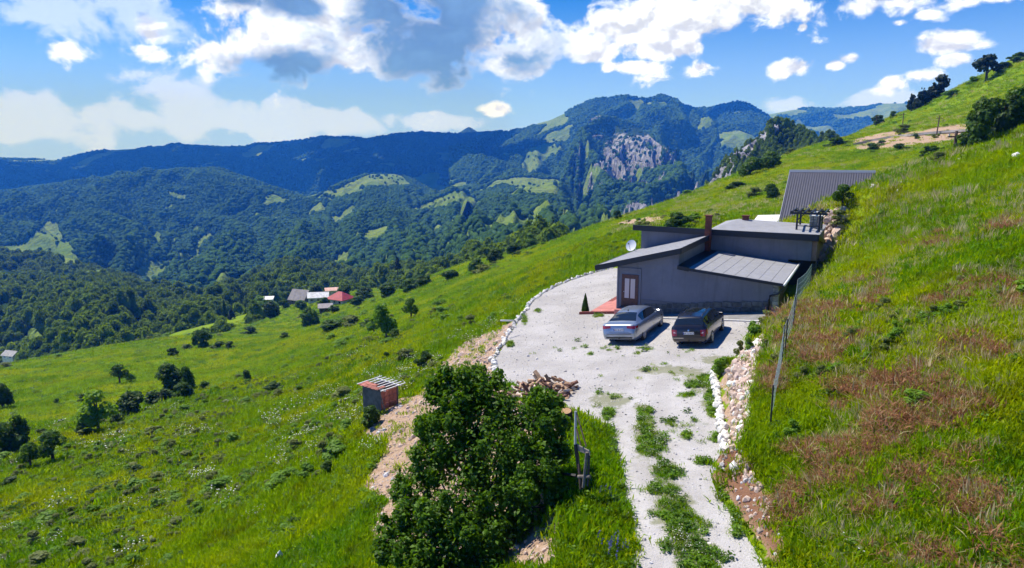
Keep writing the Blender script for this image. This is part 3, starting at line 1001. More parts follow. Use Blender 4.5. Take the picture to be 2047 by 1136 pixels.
def sheet(name, crest, foot, nu, nv, amp, gully=0.0, power=1.0, seed=0, ridge=False, back=0.4, rock=0.0, crest_amp=0.12, gscale=260.0, label_rows=None, meadow_all=False):
    cu = np.array([c[0] for c in crest], float); fu = np.array([c[0] for c in foot], float)
    us = np.linspace(cu[0], cu[-1], nu)
    sm = lambda xx, xp, fp: np.interp(xx, xp, fp)
    cv, ct = sm(us, cu, [c[1] for c in crest]), sm(us, cu, [c[2] for c in crest])
    fv, ft = sm(us, fu, [c[1] for c in foot]), sm(us, fu, [c[2] for c in foot])
    k = max(3, nu // 60) | 1
    ker = np.hanning(k + 2)[1:-1]; ker /= ker.sum()
    pad = lambda a: np.convolve(np.pad(a, k // 2, mode='edge'), ker, 'valid')
    ct, fv, ft = pad(ct), pad(fv), pad(ft)
    k2 = 3; cv = np.convolve(np.pad(cv, 1, mode='edge'), [.25, .5, .25], 'valid')
    Pc = np.array([P(a, b, c) for a, b, c in zip(us, cv, ct)])
    Pf = np.array([P(a, b, c) for a, b, c in zip(us, fv, ft)])
    nb = max(4, nv // 6)
    q = np.concatenate([-np.linspace(back, 0, nb, endpoint=False), np.linspace(0, 1.12, nv)])
    Q = q[:, None]
    xy = Pc[None, :, :2] + (Pf - Pc)[None, :, :2] * Q[..., None]
    qq = np.clip(Q, 0, None)
    zz = Pc[None, :, 2] + (Pf - Pc)[None, :, 2] * (qq ** power) - np.abs(np.clip(Q, None, 0)) ** 1.1 * np.abs(Pc[:, 2] - Pf[:, 2])[None] * 1.1
    x, y = xy[..., 0], xy[..., 1]
    win = np.clip(np.minimum(qq * 5, 1), 0, 1) * (1 - crest_amp) + crest_amp
    nz = (fbm(x, y, gscale * 1.5, 3, seed) - .5) * amp
    if gully:
        # gullies run downhill: noise along the contour, stretched down the slope
        s = np.cumsum(np.concatenate([[0], np.linalg.norm(np.diff(Pc[:, :2], axis=0), axis=1)]))[None, :] + 0 * Q
        D = np.linalg.norm(Pf - Pc, axis=1)[None, :] * Q
        wob = (fbm(x, y, gscale * 1.2, 3, seed + 5) - .5) * gscale * 1.6
        nz = nz + (fbm(s + wob, D * 0.22, gscale, 3 if not rock else 4, seed + 2, 0.5, True) - .6) * gully
    zz = zz + nz * win
    nr, nc = zz.shape
    verts = np.stack([x, y, zz], -1).reshape(-1, 3)
    i = np.arange(nr * nc).reshape(nr, nc)
    f = np.stack([i[:-1, :-1], i[1:, :-1], i[1:, 1:], i[:-1, 1:]], -1).reshape(-1, 4)
    o = mesh_obj(name, verts, f, M['hill'], smooth=True)
    if o.data.polygons[len(o.data.polygons) // 2].normal.z < 0:
        o.data.flip_normals()
    u, v = project(verts[:, 0], verts[:, 1], verts[:, 2])
    mdw = np.zeros(len(verts))
    for p in MEADOWS:
        mdw = np.where(in_poly(u, v, p), 1, mdw)
    if meadow_all: mdw[:] = 1
    if name in GAPS and name != 'cliff':
        gs, gt, gd = GAPS[name]
        mdw = np.maximum(mdw, np.clip((gt + .03 - fbm(verts[:, 0], verts[:, 1], gs, 4, gd)) * 18, 0, .75))
    rk = np.full(len(verts), rock * 1.0)
    if rock > 0 and rock < 1:
        rk = np.zeros(len(verts))
        for (a, b, c, d) in ROCK:
            rk = np.maximum(rk, np.exp(-((u - a) / c) ** 2 - ((v - b) / d) ** 2))
        rk *= rock * 2.3
        rk *= np.clip(0.35 + 1.9 * (fbm(verts[:, 0], verts[:, 2] * 2.2, 60, 4, 77) - .22), 0, 1.4)
        # steep faces are bare
    fattr(o, 'meadow', mdw); fattr(o, 'rock', rk)
    tag(o, kind='structure')
    SHEETS[name] = dict(v=verts.reshape(nr, nc, 3), nb=nb, rk=rk.reshape(nr, nc), md=mdw.reshape(nr, nc))
    return o


def sheet_points(key, n, rng, qmin=0.0, dens=0.30, thin_meadow=0.015, gap=None, rock_cut=0.55, rock_keep=0.05):
    S = SHEETS[key]; V = S['v']; nr, nc, _ = V.shape
    r0 = S['nb'] - 1
    # area-weighted choice of cells
    A = np.linalg.norm(np.cross(V[1:, :-1] - V[:-1, :-1], V[:-1, 1:] - V[:-1, :-1]), axis=-1)
    A[:max(0, r0 - 2)] = 0
    A = A / A.sum()
    c = rng.choice(A.size, n, p=A.ravel())
    ci, cj = c // (nc - 1), c % (nc - 1)
    a, b = rng.random(n)[:, None], rng.random(n)[:, None]
    p = V[ci, cj] * (1 - a) * (1 - b) + V[ci + 1, cj] * a * (1 - b) + V[ci, cj + 1] * (1 - a) * b + V[ci + 1, cj + 1] * a * b
    u, v = project(p[:, 0], p[:, 1], p[:, 2])
    keep = np.ones(n, bool)
    for m_ in MEADOWS:
        keep &= ~(in_poly(u, v, m_) & (rng.random(n) > thin_meadow))
    keep &= ~((S['rk'][ci, cj] > rock_cut) & (rng.random(n) > rock_keep))
    if gap:
        keep &= fbm(p[:, 0], p[:, 1], gap[0], 4, gap[2]) > gap[1]
    return p[keep]


def far_hills():
    n = 4850
    po = mesh_obj('plain', np.array([(-n, 600, -330), (n, 600, -330), (n, n, -330), (-n, n, -330)], float), np.array([[0, 1, 2, 3]]), M['hill'])
    fattr(po, 'meadow', np.ones(4)); fattr(po, 'rock', np.zeros(4)); tag(po, kind='structure')
    sheet('distant_peak', [(880, 284, 4750), (905, 273, 4750), (925, 261, 4750), (937, 253, 4750), (950, 261, 4750), (972, 274, 4750), (1000, 286, 4750)],
          [(880, 300, 4400), (1000, 300, 4400)], 40, 16, 30, 50, seed=3, gscale=400, back=0.3)
    sheet('distant_ridge', [(1400, 262, 4216), (1500, 238, 4216), (1560, 226, 4080), (1600, 219, 4080), (1650, 221, 4080), (1700, 217, 4080), (1730, 214, 4080), (1760, 209, 4080),
                            (1800, 208, 4012), (1830, 202, 4012), (1900, 196, 4012), (2100, 190, 4012)], [(1400, 330, 2924), (2100, 330, 2924)], 140, 50, 110, 150, seed=8, gscale=420)
    sheet('shoulder_ridge', [(1290, 230, 3276), (1340, 215, 3276), (1380, 214, 3276), (1420, 216, 3192), (1445, 209, 3108), (1475, 206, 3108), (1500, 211, 3108), (1530, 232, 3024), (1580, 250, 2940), (1640, 276, 2856),
                             (1720, 300, 2772), (1800, 310, 2772)], [(1290, 450, 1596), (1500, 430, 1512), (1800, 400, 1512)], 150, 80, 90, 150, seed=12, gscale=330, power=0.9)
    sheet('long_ridge', [(-330, 328, 4600), (-100, 322, 4600), (0, 320.5, 4500), (110, 320, 4450), (150, 312, 4300), (200, 302, 4200), (270, 297, 4200), (350, 295, 4200), (480, 295, 4100),
                         (530, 290, 4050), (580, 285, 4000), (650, 275, 3900), (690, 276, 3900), (735, 283, 3900), (790, 271, 3950), (850, 266, 4000), (930, 269, 4000), (1010, 263, 3900), (1080, 290, 3600)],
          [(-330, 430, 2500), (0, 420, 2500), (400, 410, 2500), (700, 400, 2500), (1080, 400, 2500)], 260, 70, 70, 110, seed=21, gscale=420, back=0.12)
    sheet('mountain', [(900, 300, 3237), (960, 272, 3150), (1010, 262, 3062), (1060, 250, 2975), (1090, 240, 2931), (1130, 224, 2887), (1160, 208, 2843), (1185, 197, 2800), (1220, 192, 2800), (1255, 187, 2800),
                       (1290, 190, 2800), (1320, 193, 2843), (1350, 200, 2843), (1385, 214, 2887), (1420, 235, 2887), (1470, 270, 2712), (1520, 330, 2537)],
          [(900, 470, 1312), (1050, 480, 1181), (1200, 470, 1137), (1350, 440, 1181), (1520, 420, 1312)], 230, 120, 110, 240, power=0.85, seed=31, gscale=300)
    sheet('cliff', [(1085, 440, 1287), (1105, 400, 1365), (1125, 355, 1521), (1145, 310, 1677), (1160, 268, 1833), (1180, 240, 1950), (1200, 232, 1989), (1225, 246, 1950), (1245, 262, 1872), (1270, 258, 1833),
                    (1295, 268, 1794), (1320, 286, 1716), (1345, 318, 1599), (1370, 352, 1482), (1400, 386, 1388), (1430, 404, 1326), (1460, 430, 1287)],
          [(1085, 500, 975), (1200, 490, 975), (1300, 460, 975), (1400, 430, 1014), (1460, 440, 1053)], 230, 150, 60, 150, power=0.62, seed=44, rock=0.8, gscale=95)
    sheet('wooded_ridge', [(-380, 420, 2400), (-150, 398, 2350), (0, 388, 2300), (100, 372, 2250), (200, 362, 2200), (270, 352, 2150), (330, 346, 2100), (380, 341, 2050), (420, 337, 2000), (450, 342, 1980), (490, 356, 1950),
                           (540, 376, 1900), (600, 396, 1850), (660, 420, 1800)],
          [(-380, 590, 950), (0, 575, 950), (330, 590, 900), (660, 570, 900)], 190, 110, 60, 115, seed=52, gscale=200)
    sheet('wooded_spur', [(250, 600, 820), (320, 562, 1000), (350, 535, 1120), (400, 490, 1350), (440, 462, 1480), (520, 435, 1640), (600, 408, 1800), (640, 392, 1880), (690, 368, 2000), (740, 349, 2100), (790, 348, 2120), (830, 362, 2080),
                          (870, 388, 1950), (910, 410, 1850), (960, 440, 1700)],
          [(250, 640, 700), (500, 600, 740), (700, 580, 760), (960, 540, 800)], 190, 110, 60, 80, seed=61, gscale=170)
    sheet('wooded_knoll', [(660, 560, 850), (720, 500, 1150), (780, 455, 1400), (830, 418, 1600), (880, 396, 1750), (930, 376, 1900), (980, 366, 2000), (1050, 356, 2080), (1110, 362, 2080), (1150, 390, 1900), (1190, 430, 1650), (1230, 470, 1400)],
          [(660, 600, 650), (800, 570, 640), (950, 540, 620), (1100, 510, 600), (1230, 490, 640)], 160, 110, 55, 55, seed=71, gscale=150)
    sheet('near_wood_back', [(-420, 500, 820), (-150, 505, 800), (0, 513, 780), (60, 521, 780), (150, 541, 760), (220, 560, 740), (290, 584, 700), (360, 608, 640), (420, 625, 600)],
          [(-420, 660, 560), (0, 640, 560), (200, 630, 540), (420, 650, 500)], 110, 50, 20, 25, seed=81, gscale=80)
    sheet('near_wood', [(-420, 590, 560), (-100, 582, 560), (0, 578, 560), (100, 578, 560), (200, 568, 560), (250, 578, 550), (310, 590, 540), (400, 600, 520), (470, 590, 560), (520, 560, 640), (570, 540, 680), (640, 546, 640),
                        (700, 560, 580), (760, 562, 520), (820, 556, 470), (900, 541, 400), (1000, 515, 330), (1060, 500, 290), (1120, 500, 270)],
          [(-420, 800, 330), (0, 760, 330), (120, 735, 300), (300, 705, 290), (480, 690, 300), (620, 650, 330), (760, 625, 330), (900, 580, 290), (1000, 550, 240), (1120, 520, 215)], 190, 70, 14, 20, seed=91, gscale=70)
    sheet('rocky_hill', [(1385, 400, 420), (1415, 368, 440), (1440, 335, 460), (1465, 310, 480), (1495, 288, 500), (1520, 268, 520), (1540, 257, 530), (1560, 258, 530), (1585, 272, 520), (1610, 288, 500), (1640, 300, 470), (1680, 320, 430)],
          [(1385, 440, 330), (1480, 400, 330), (1560, 370, 330), (1680, 345, 330)], 110, 60, 22, 34, seed=95, gscale=36, rock=0.0, power=0.9)
    S = SHEETS['rocky_hill']


far_hills()


def rocky_hill_cover():
    o = bpy.data.objects['rocky_hill']
    V = SHEETS['rocky_hill']['v'].reshape(-1, 3)
    u, v = project(V[:, 0], V[:, 1], V[:, 2])
    # bare limestone on the left flank
    edge = 1560 - (v - 258) * 1.02
    rk = np.clip((edge - u) / 26 + 0.45, 0, .8)
    rk = np.where(v > 250, rk, 0)
    o.data.attributes['rock'].data.foreach_set('value', rk.astype(np.float32))
    SHEETS['rocky_hill']['rk'] = rk.reshape(SHEETS['rocky_hill']['rk'].shape)


rocky_hill_cover()


def forests():
    rng = np.random.default_rng(77)
    M['canopy'] = leaf_mat('far_canopy', (0.024, 0.064, 0.016), (0.072, 0.140, 0.035), 0.1, spec=0.0, rough=1.0)
    M['canopy2'] = leaf_mat('near_canopy', (0.06, 0.12, 0.014), (0.21, 0.31, 0.036), 0.38, spec=0.1, rough=0.8)
    far = [ico_blob('canopy_far', s, 2, M['canopy'], flat=1.0, rough=0.42) for s in range(5)]
    mid = []
    for s in range(5):
        core = ico_blob('core', 40 + s, 2, M['canopy2'], flat=1.05, rough=0.4)
        core.data.transform(Matrix.Translation((0, 0, 0.55)) @ Matrix.Diagonal((0.80, 0.80, 0.80, 1)))
        c, _ = card_tree('cards', 60 + s, 2.0, 2.1, 420, 0.26, M['canopy2'], base=0.12, nb=9, trunk=False)
        mid.append(merge_objs('canopy_mid', [core, c]))

    def put(name, key, n, size, protos, rng, gap=None, rock_cut=.55, zoff=0.25, thin=0.012, rock_keep=.05):
        p = sheet_points(key, n, rng, gap=gap, rock_cut=rock_cut, thin_meadow=thin, rock_keep=rock_keep)
        s = size * np.exp(np.clip(rng.normal(size=len(p)), -1.8, 1.5) * 0.26)
        p = p + np.stack([0 * s, 0 * s, s * zoff], 1)
        rot = np.stack([rng.normal(size=len(p)) * .12, rng.normal(size=len(p)) * .12, rng.random(len(p)) * 6.283], 1)
        sc = np.stack([s, s, s * (0.85 + .5 * rng.random(len(p)))], 1)
        scatter(name, p, sc, rot, protos)
    put('forest_mountain', 'mountain', 120000, 3.9, far, rng, gap=GAPS['mountain'])
    put('forest_shoulder', 'shoulder_ridge', 40000, 4.0, far, rng, gap=GAPS['shoulder_ridge'])
    put('forest_distant', 'distant_ridge', 26000, 6.0, far, rng, gap=(260, 0.47, 14))
    put('forest_cliff', 'cliff', 44000, 3.2, far, rng, gap=GAPS['cliff'], rock_cut=0.30)
    put('forest_long_ridge', 'long_ridge', 70000, 5.5, far, rng, gap=GAPS['long_ridge'])
    put('forest_wooded_ridge', 'wooded_ridge', 110000, 3.2, far, rng, gap=GAPS['wooded_ridge'])
    put('forest_wooded_spur', 'wooded_spur', 76000, 3.1, far, rng, gap=GAPS['wooded_spur'])
    put('forest_wooded_knoll', 'wooded_knoll', 70000, 3.0, far, rng, gap=GAPS['wooded_knoll'])
    put('forest_near_back', 'near_wood_back', 10000, 3.4, mid, rng, gap=(50, 0.2, 11), zoff=-0.1)
    put('forest_near', 'near_wood', 10500, 3.3, mid, rng, gap=(40, 0.30, 12), zoff=-0.1)
    put('forest_rocky_hill', 'rocky_hill', 4600, 1.5, mid, rng, gap=(25, 0.25, 13), rock_cut=0.4, zoff=-0.2, rock_keep=.22)


forests()

# ------------------------------------------------------------------ air
def haze():
    mb = MB().box(-5500, 5500, -400, 5250, -700, 386)
    m = bpy.data.materials.new('haze_air'); m.use_nodes = True
    t = NT(m.node_tree); t.n.clear()
    out = t.new('ShaderNodeOutputMaterial'); pv = t.new('ShaderNodeVolumePrincipled')
    pv.inputs['Color'].default_value = (0.03, 0.21, 1.0, 1)
    pv.inputs['Absorption Color'].default_value = (1, 1, 1, 1)
    pv.inputs['Density'].default_value = HAZE_D
    pv.inputs['Anisotropy'].default_value = 0.0
    t.put(out.inputs['Volume'], pv.outputs[0])
    o = mb.build('haze', m)
    tag(o, kind='stuff')


HAZE_D = 2.5e-4
haze()


# fair-weather cumulus above the frame; its shadow lies on the long ridge
def cumulus(name, cells, seed):
    rng = np.random.default_rng(seed)
    bm = bmesh.new(); bmesh.ops.create_icosphere(bm, subdivisions=3, radius=1)
    v0 = np.array([v.co[:] for v in bm.verts]); f0 = np.array([[v.index for v in f.verts] for f in bm.faces]); bm.free()
    parts = []
    for (cx, cy, cz, r) in cells:
        v = v0 * (1 + 0.5 * (fbm(v0[:, 0] * 2 + v0[:, 2] + cx, v0[:, 1] * 2 + v0[:, 2] * 1.3 + cy, 0.8, 4, seed) - .5))[:, None]
        v = v * np.array([r, r, r * .55])
        v[:, 2] = np.maximum(v[:, 2], -r * .12)
        parts.append((v + np.array([cx, cy, cz]), f0))
    v, f = join(parts)
    o = mesh_obj(name, v, f, M['cloud'], smooth=True)
    tag(o, kind='structure')


M['cloud'] = mat('cloud_white', (0.85, 0.86, 0.88), 1.0, spec=0.0)


def clouds():
    rng = np.random.default_rng(5)
    cells = []
    off = SUN_DIR / SUN_DIR.z
    zc = 1500.0
    for _ in range(900):
        u = rng.uniform(-500, 1000); t = rng.uniform(2450, 4100)
        x, y, _z = P(u, 320, t)
        gz = -60 + (t - 2500) * .04
        # gaps: keep the sunlit strip on the ridge flank open
        uu = u
        if 560 < uu < 640 and 2500 < t < 3500: continue
        if t < 2750 and 250 < uu < 620: continue
        r = rng.uniform(130, 260)
        h = zc - gz
        cells.append((x + off.x * h, y + off.y * h, zc + rng.uniform(0, 60), r))
    keep = []
    for c in cells:
        if all((c[0] - k[0]) ** 2 + (c[1] - k[1]) ** 2 > (0.62 * (c[3] + k[3]) * .8) ** 2 for k in keep): keep.append(c)
    cumulus('sky_cloud', keep, 3)
    cells = []
    for (u, v, t, r) in [(1470, 222, 3050, 110), (1440, 228, 3050, 90), (1500, 226, 3000, 90), (1380, 225, 2850, 90), (1340, 250, 2700, 80)]:
        x, y, z = P(u, v, t); h = 1400 - z
        cells.append((x + off.x * h, y + off.y * h, 1400, r))
    cumulus('sky_cloud', cells, 4)


clouds()

# ------------------------------------------------------------------ the grey house
HO = np.array([6.4435, 41.2806])
_th = math.radians(-27.6)
HA = np.array([math.cos(_th), math.sin(_th)]); HB = np.array([-HA[1], HA[0]])


def W(p, q, z):
    xy = HO + p * HA + q * HB
    return (xy[0], xy[1], z)


def wbox(mb, p0, p1, q0, q1, z0, z1):
    return mb.hexa([W(p0, q0, z0), W(p1, q0, z0), W(p1, q1, z0), W(p0, q1, z0), W(p0, q0, z1), W(p1, q0, z1), W(p1, q1, z1), W(p0, q1, z1)])


def wslab(mb, p0, p1, q0, q1, z0, z1, th):
    """roof slab: height z0 at p0, z1 at p1"""
    return mb.hexa([W(p0, q0, z0 - th), W(p1, q0, z1 - th), W(p1, q1, z1 - th), W(p0, q1, z0 - th), W(p0, q0, z0), W(p1, q0, z1), W(p1, q1, z1), W(p0, q1, z0)])


def house_mats():
    m = mat('grey_render', (0.205, 0.205, 0.235), 0.9, bump=0.15, bscale=60)
    t = NT(m.node_tree); bs = t.n['Principled BSDF']
    geo = t.new('ShaderNodeNewGeometry'); ps = geo.outputs['Position']
    st = t.noise(t.scale(ps, (2.2, 2.2, 0.22)), 1.6, 5, 0.6); bl = t.noise(ps, 0.7, 5, 0.6); fi = t.noise(ps, 9, 4, 0.7)
    c = t.mix(t.ss(bl, 0.35, 0.65), (0.215, 0.215, 0.245), (0.175, 0.177, 0.205))
    c = t.mix(t.m('MULTIPLY', t.ss(st, 0.5, 0.72), 0.45), c, (0.125, 0.127, 0.142))
    c = t.mix(t.m('MULTIPLY', t.ss(fi, 0.55, 0.75), 0.25), c, (0.27, 0.27, 0.29))
    t.put(bs.inputs['Base Color'], c)
    M['render'] = m
    M['fascia'] = mat('black_fascia', (0.012, 0.012, 0.014), 0.5)
    M['roof_grey'] = mat('grey_roof_felt', (0.30, 0.302, 0.325), 0.75, noise=0.10, nscale=2.4, bump=0.1, bscale=50)
    M['roof_seam'] = mat('roof_seam', (0.16, 0.165, 0.18), 0.7)
    M['plinth'] = mat('plinth_stone', (0.13, 0.135, 0.13), 0.9, noise=0.4, nscale=5, bump=0.5, bscale=14, rnd=0.3)
    M['door_wood'] = mat('brown_door', (0.10, 0.032, 0.018), 0.45, noise=0.3, nscale=8)
    M['door_glass'] = mat('frosted_pane', (0.62, 0.50, 0.46), 0.25)
    M['brick'] = mat('chimney_brick', (0.19, 0.055, 0.032), 0.85, noise=0.3, nscale=20, rnd=0.2)
    M['terrace'] = mat('red_terrace', (0.52, 0.19, 0.165), 0.75, noise=0.15, nscale=2.0)
    M['terrace_edge'] = mat('red_border', (0.22, 0.05, 0.04), 0.8)
    M['concrete'] = mat('sunlit_concrete', (0.55, 0.54, 0.53), 0.9, noise=0.15, nscale=3)
    M['steel_dark'] = mat('black_steel', (0.015, 0.015, 0.017), 0.45)
    M['steel_white'] = mat('white_metal', (0.75, 0.75, 0.75), 0.4)
    M['wood_brown'] = mat('weathered_wood', (0.16, 0.10, 0.07), 0.85, noise=0.4, nscale=6)
    M['sheet_roof'] = mat('charcoal_sheet', (0.115, 0.115, 0.145), 0.5, noise=0.08, nscale=2.0, spec=0.4)
    M['white_paint'] = mat('white_paint', (0.78, 0.78, 0.76), 0.6)
    M['brown_wall'] = mat('brown_wall', (0.30, 0.19, 0.14), 0.9, noise=0.2, nscale=4)


house_mats()


def grey_house():
    root = empty('house', W(4.5, 4, 0.2))
    inv = Matrix.Translation(root.location).inverted()

    def fin(o):
        if o.parent is root: o.matrix_parent_inverse = inv
        return o
    r1 = lambda p: 2.76 + (p + 1.25) * 0.267          # left roof, top face
    r2 = lambda p: 3.03 + (p - 4.40) * (-0.0946)      # right roof
    # front wing: one gabled outline wall all round
    zb = -1.0
    mb = MB()
    prof = [(0, zb), (9.0, zb), (9.0, r2(9.0) - .20), (3.72, r2(3.72) - .20), (3.72, r1(3.72) - .30), (0, r1(0) - .30)]
    mb.prism([W(p, 0, z) for p, z in prof], np.array([HB[0], HB[1], 0]) * 7.76)
    wall = fin(mb.build('wall', M['render'], root))
    # shallow raised frame round the door bay
    mb = MB()
    wbox(mb, 1.42, 1.50, -0.05, 0.02, 0.0, 2.62)
    wbox(mb, 0.0, 1.50, -0.05, 0.02, 2.62, 2.70)
    wbox(mb, 0.0, 0.09, -0.05, 0.02, 0.0, 2.62)
    fin(mb.build('door_surround', M['render'], root))
    # stone plinth course
    rr = random.Random(3)
    p = 1.55
    base = MB(); wbox(base, 1.52, 9.02, -0.035, 0.01, -0.6, 0.86)
    pl = fin(base.build('plinth', mat('plinth_mortar', (0.16, 0.16, 0.17), 0.95), root))
    for row in range(2):
        p = 1.55 + row * 0.2
        while p < 8.9:
            wd = rr.uniform(0.28, 0.6); e = min(p + wd, 9.0)
            z0 = yard_z(*W(p, 0, 0)[:2]) + 0.08 + row * 0.33; z1 = z0 + rr.uniform(0.24, 0.30)
            m_ = MB(); wbox(m_, p, e - .04, -0.065, -0.02, z0, z1)
            fin(m_.build('plinth_stone', M['plinth'], pl, bevel=0.015))
            p = e
    # door
    d = fin(wbox(MB(), 0.40, 1.24, -0.03, 0.05, 0.30, 2.20).build('door', M['door_wood'], root))
    for a, b in ((0.50, 0.78), (0.86, 1.14)):
        fin(wbox(MB(), a, b, -0.045, -0.025, 0.85, 2.05).build('door_pane', M['door_glass'], d))
    fin(wbox(MB(), 0.45, 0.47, -0.10, -0.03, 1.22, 1.26).build('door_handle', M['steel_white'], d))
    fin(wbox(MB(), 0.30, 0.40, -0.04, 0.02, 0.30, 2.30).build('door_frame', M['door_wood'], d))
    fin(wbox(MB(), 1.24, 1.33, -0.04, 0.02, 0.30, 2.30).build('door_frame', M['door_wood'], d))
    fin(wbox(MB(), 0.40, 1.24, -0.04, 0.02, 2.20, 2.30).build('door_frame', M['door_wood'], d))
    fin(wbox(MB(), 0.2, 1.5, -1.0, -0.01, -0.5, 0.29).build('door_step', M['terrace'], root, bevel=.02))
    # left roof: pale felt on black fascia
    rf = fin(wslab(MB(), -1.22, 3.90, -0.40, 8.1, r1(-1.22), r1(3.90), 0.10).build('roof', M['roof_grey'], root))
    m_ = MB(); wslab(m_, -1.27, 3.95, -0.47, -0.402, r1(-1.27) + .02, r1(3.95) + .02, 0.34)
    wslab(m_, 3.902, 3.97, -0.47, 8.1, r1(3.93) + .02, r1(3.97) + .02, 0.34)
    wslab(m_, -1.30, -1.222, -0.47, 8.1, r1(-1.28) + .02, r1(-1.24) + .02, 0.24)
    fin(m_.build('fascia', M['fascia'], rf))
    m_ = MB(); wslab(m_, -1.20, 3.88, -0.39, 8.05, r1(-1.2) - .105, r1(3.88) - .105, 0.05)
    fin(m_.build('soffit', M['fascia'], rf))
    for k in range(7):
        q = -0.4 + 1.2 * (k + 1)
        m_ = MB(); wslab(m_, -1.2, 3.88, q - .015, q + .015, r1(-1.2) + .012, r1(3.88) + .012, 0.010)
        fin(m_.build('seam', M['roof_grey'], rf))
    # right roof in strips
    r = fin(wslab(MB(), 4.40, 9.52, -0.36, 7.7, r2(4.4) - .012, r2(9.52) - .012, 0.08).build('lean_roof', M['roof_seam'], root))
    n = 8
    for k in range(n):
        a = 4.40 + (9.52 - 4.40) * k / n; b = 4.40 + (9.52 - 4.40) * (k + 1) / n - .025
        m_ = MB(); wslab(m_, a, b, -0.38, 7.7, r2(a), r2(b), 0.010)
        fin(m_.build('roof_strip', M['roof_grey'], r))
    m_ = MB(); wslab(m_, 3.74, 4.398, -0.42, 7.7, r2(3.74) + .03, r2(4.40) + .01, 0.22)
    wslab(m_, 4.398, 9.55, -0.43, -0.382, r2(4.4) - .012, r2(9.55) - .012, 0.15)
    fin(m_.build('flashing', M['fascia'], r))
    m_ = MB()
    m_.tube([W(9.60, -0.46, r2(9.6) - .05), W(9.60, 7.7, r2(9.6) - .02)], 0.075, 8)
    g = fin(m_.build('gutter', M['steel_white'], r, True))
    m_ = MB(); m_.tube([W(9.60, -0.30, r2(9.6) - .10), W(9.3, -0.30, 1.95), W(8.86, -0.14, 1.75), W(8.82, -0.12, 1.5), W(8.82, -0.12, 0.75)], 0.055, 8)
    fin(m_.build('downpipe', M['steel_dark'], r, True))
    # corner of pale stone, and a timber lean-to behind it
    rr = random.Random(9)
    z = 0.2
    while z < 2.25:
        h = rr.uniform(.2, .34)
        fin(wbox(MB(), 8.98 + rr.uniform(0, .02), 9.30 + rr.uniform(-.04, .04), -0.03 + rr.uniform(-.02, .02), .36, z, z + h - .02).build('corner_stone', M['stone_grey'], root, bevel=.02))
        z += h
    for k in range(9):
        a = 9.32 + 0.0 * k; q = 0.40 + k * .42
        fin(wbox(MB(), 9.05, 9.12, q, q + .40, 0.2, 2.36).build('wall_plank', M['wood_brown'], root, bevel=.008))
    # upper block behind
    f = lambda p: 4.55 - (p + 1.4) * 0.0095
    m_ = MB()
    m_.prism([W(-0.95, 7.8, -1.2), W(8.9, 7.8, -1.2), W(8.9, 7.8, 2.75), W(10.25, 7.8, 2.75), W(10.25, 7.8, f(10.25) - .42), W(-.95, 7.8, f(-.95) - .42)], np.array([HB[0], HB[1], 0]) * .3)
    fin(m_.build('upper_wall', M['render'], root))
    fin(wbox(MB(), -0.95, 8.9, 8.105, 14.0, -1.2, 3.3).build('rear_wall', M['render'], root))
    fin(wbox(MB(), 10.255, 10.55, 7.85, 11.0, 2.75, 4.0).build('side_wall', M['brown_wall'], root))
    fin(wbox(MB(), 8.95, 10.2, 8.6, 13.5, -0.5, 2.74).build('ground_floor_wall', mat('shaded_wall', (0.05, 0.045, 0.05), 0.9), root))  # shade under the overhanging storey painted in as near-black wall colour

    def qslab(mb, p0, p1, q0, q1, dz, th, k=0.145):
        za = lambda p, q: f(p) + dz - (q - 7.3) * k
        return mb.hexa([W(p0, q0, za(p0, q0) - th), W(p1, q0, za(p1, q0) - th), W(p1, q1, za(p1, q1) - th), W(p0, q1, za(p0, q1) - th), W(p0, q0, za(p0, q0)), W(p1, q0, za(p1, q0)), W(p1, q1, za(p1, q1)), W(p0, q1, za(p0, q1))])
    ur = fin(qslab(MB(), -1.35, 10.60, 7.36, 14.6, -.02, .12).build('upper_roof', M['roof_grey'], root))
    m_ = MB(); qslab(m_, -1.42, 10.66, 7.28, 7.358, .03, .38, 0)
    qslab(m_, 10.602, 10.67, 7.28, 14.6, .03, .30)
    qslab(m_, -1.43, -1.352, 7.28, 14.6, .03, .30)
    fin(m_.build('fascia', M['fascia'], ur))
    fin(qslab(MB(), -1.33, 10.58, 7.38, 14.5, -.145, .05).build('soffit', M['fascia'], ur))
    fin(wbox(MB(), 3.9, 10.5, 9.0, 15.6, 2.78, 4.36).build('rear_block', M['render'], root))
    m_ = MB()
    m_.poly([W(3.6, 8.7, 4.37), W(5.0, 12, 4.90), W(3.4, 15.9, 4.37)])
    m_.poly([W(3.6, 8.7, 4.37), W(10.6, 8.7, 4.37), W(9.4, 12, 4.62), W(5.0, 12, 4.90)])
    m_.poly([W(5.0, 12, 4.90), W(9.4, 12, 4.62), W(10.6, 15.9, 4.37), W(3.4, 15.9, 4.37)])
    m_.poly([W(10.6, 8.7, 4.37), W(10.6, 15.9, 4.37), W(9.4, 12, 4.62)])
    m_.poly([W(3.6, 8.7, 4.368), W(3.4, 15.9, 4.368), W(10.6, 15.9, 4.368), W(10.6, 8.7, 4.368)])
    fin(m_.build('hipped_roof', M['roof_grey'], root))
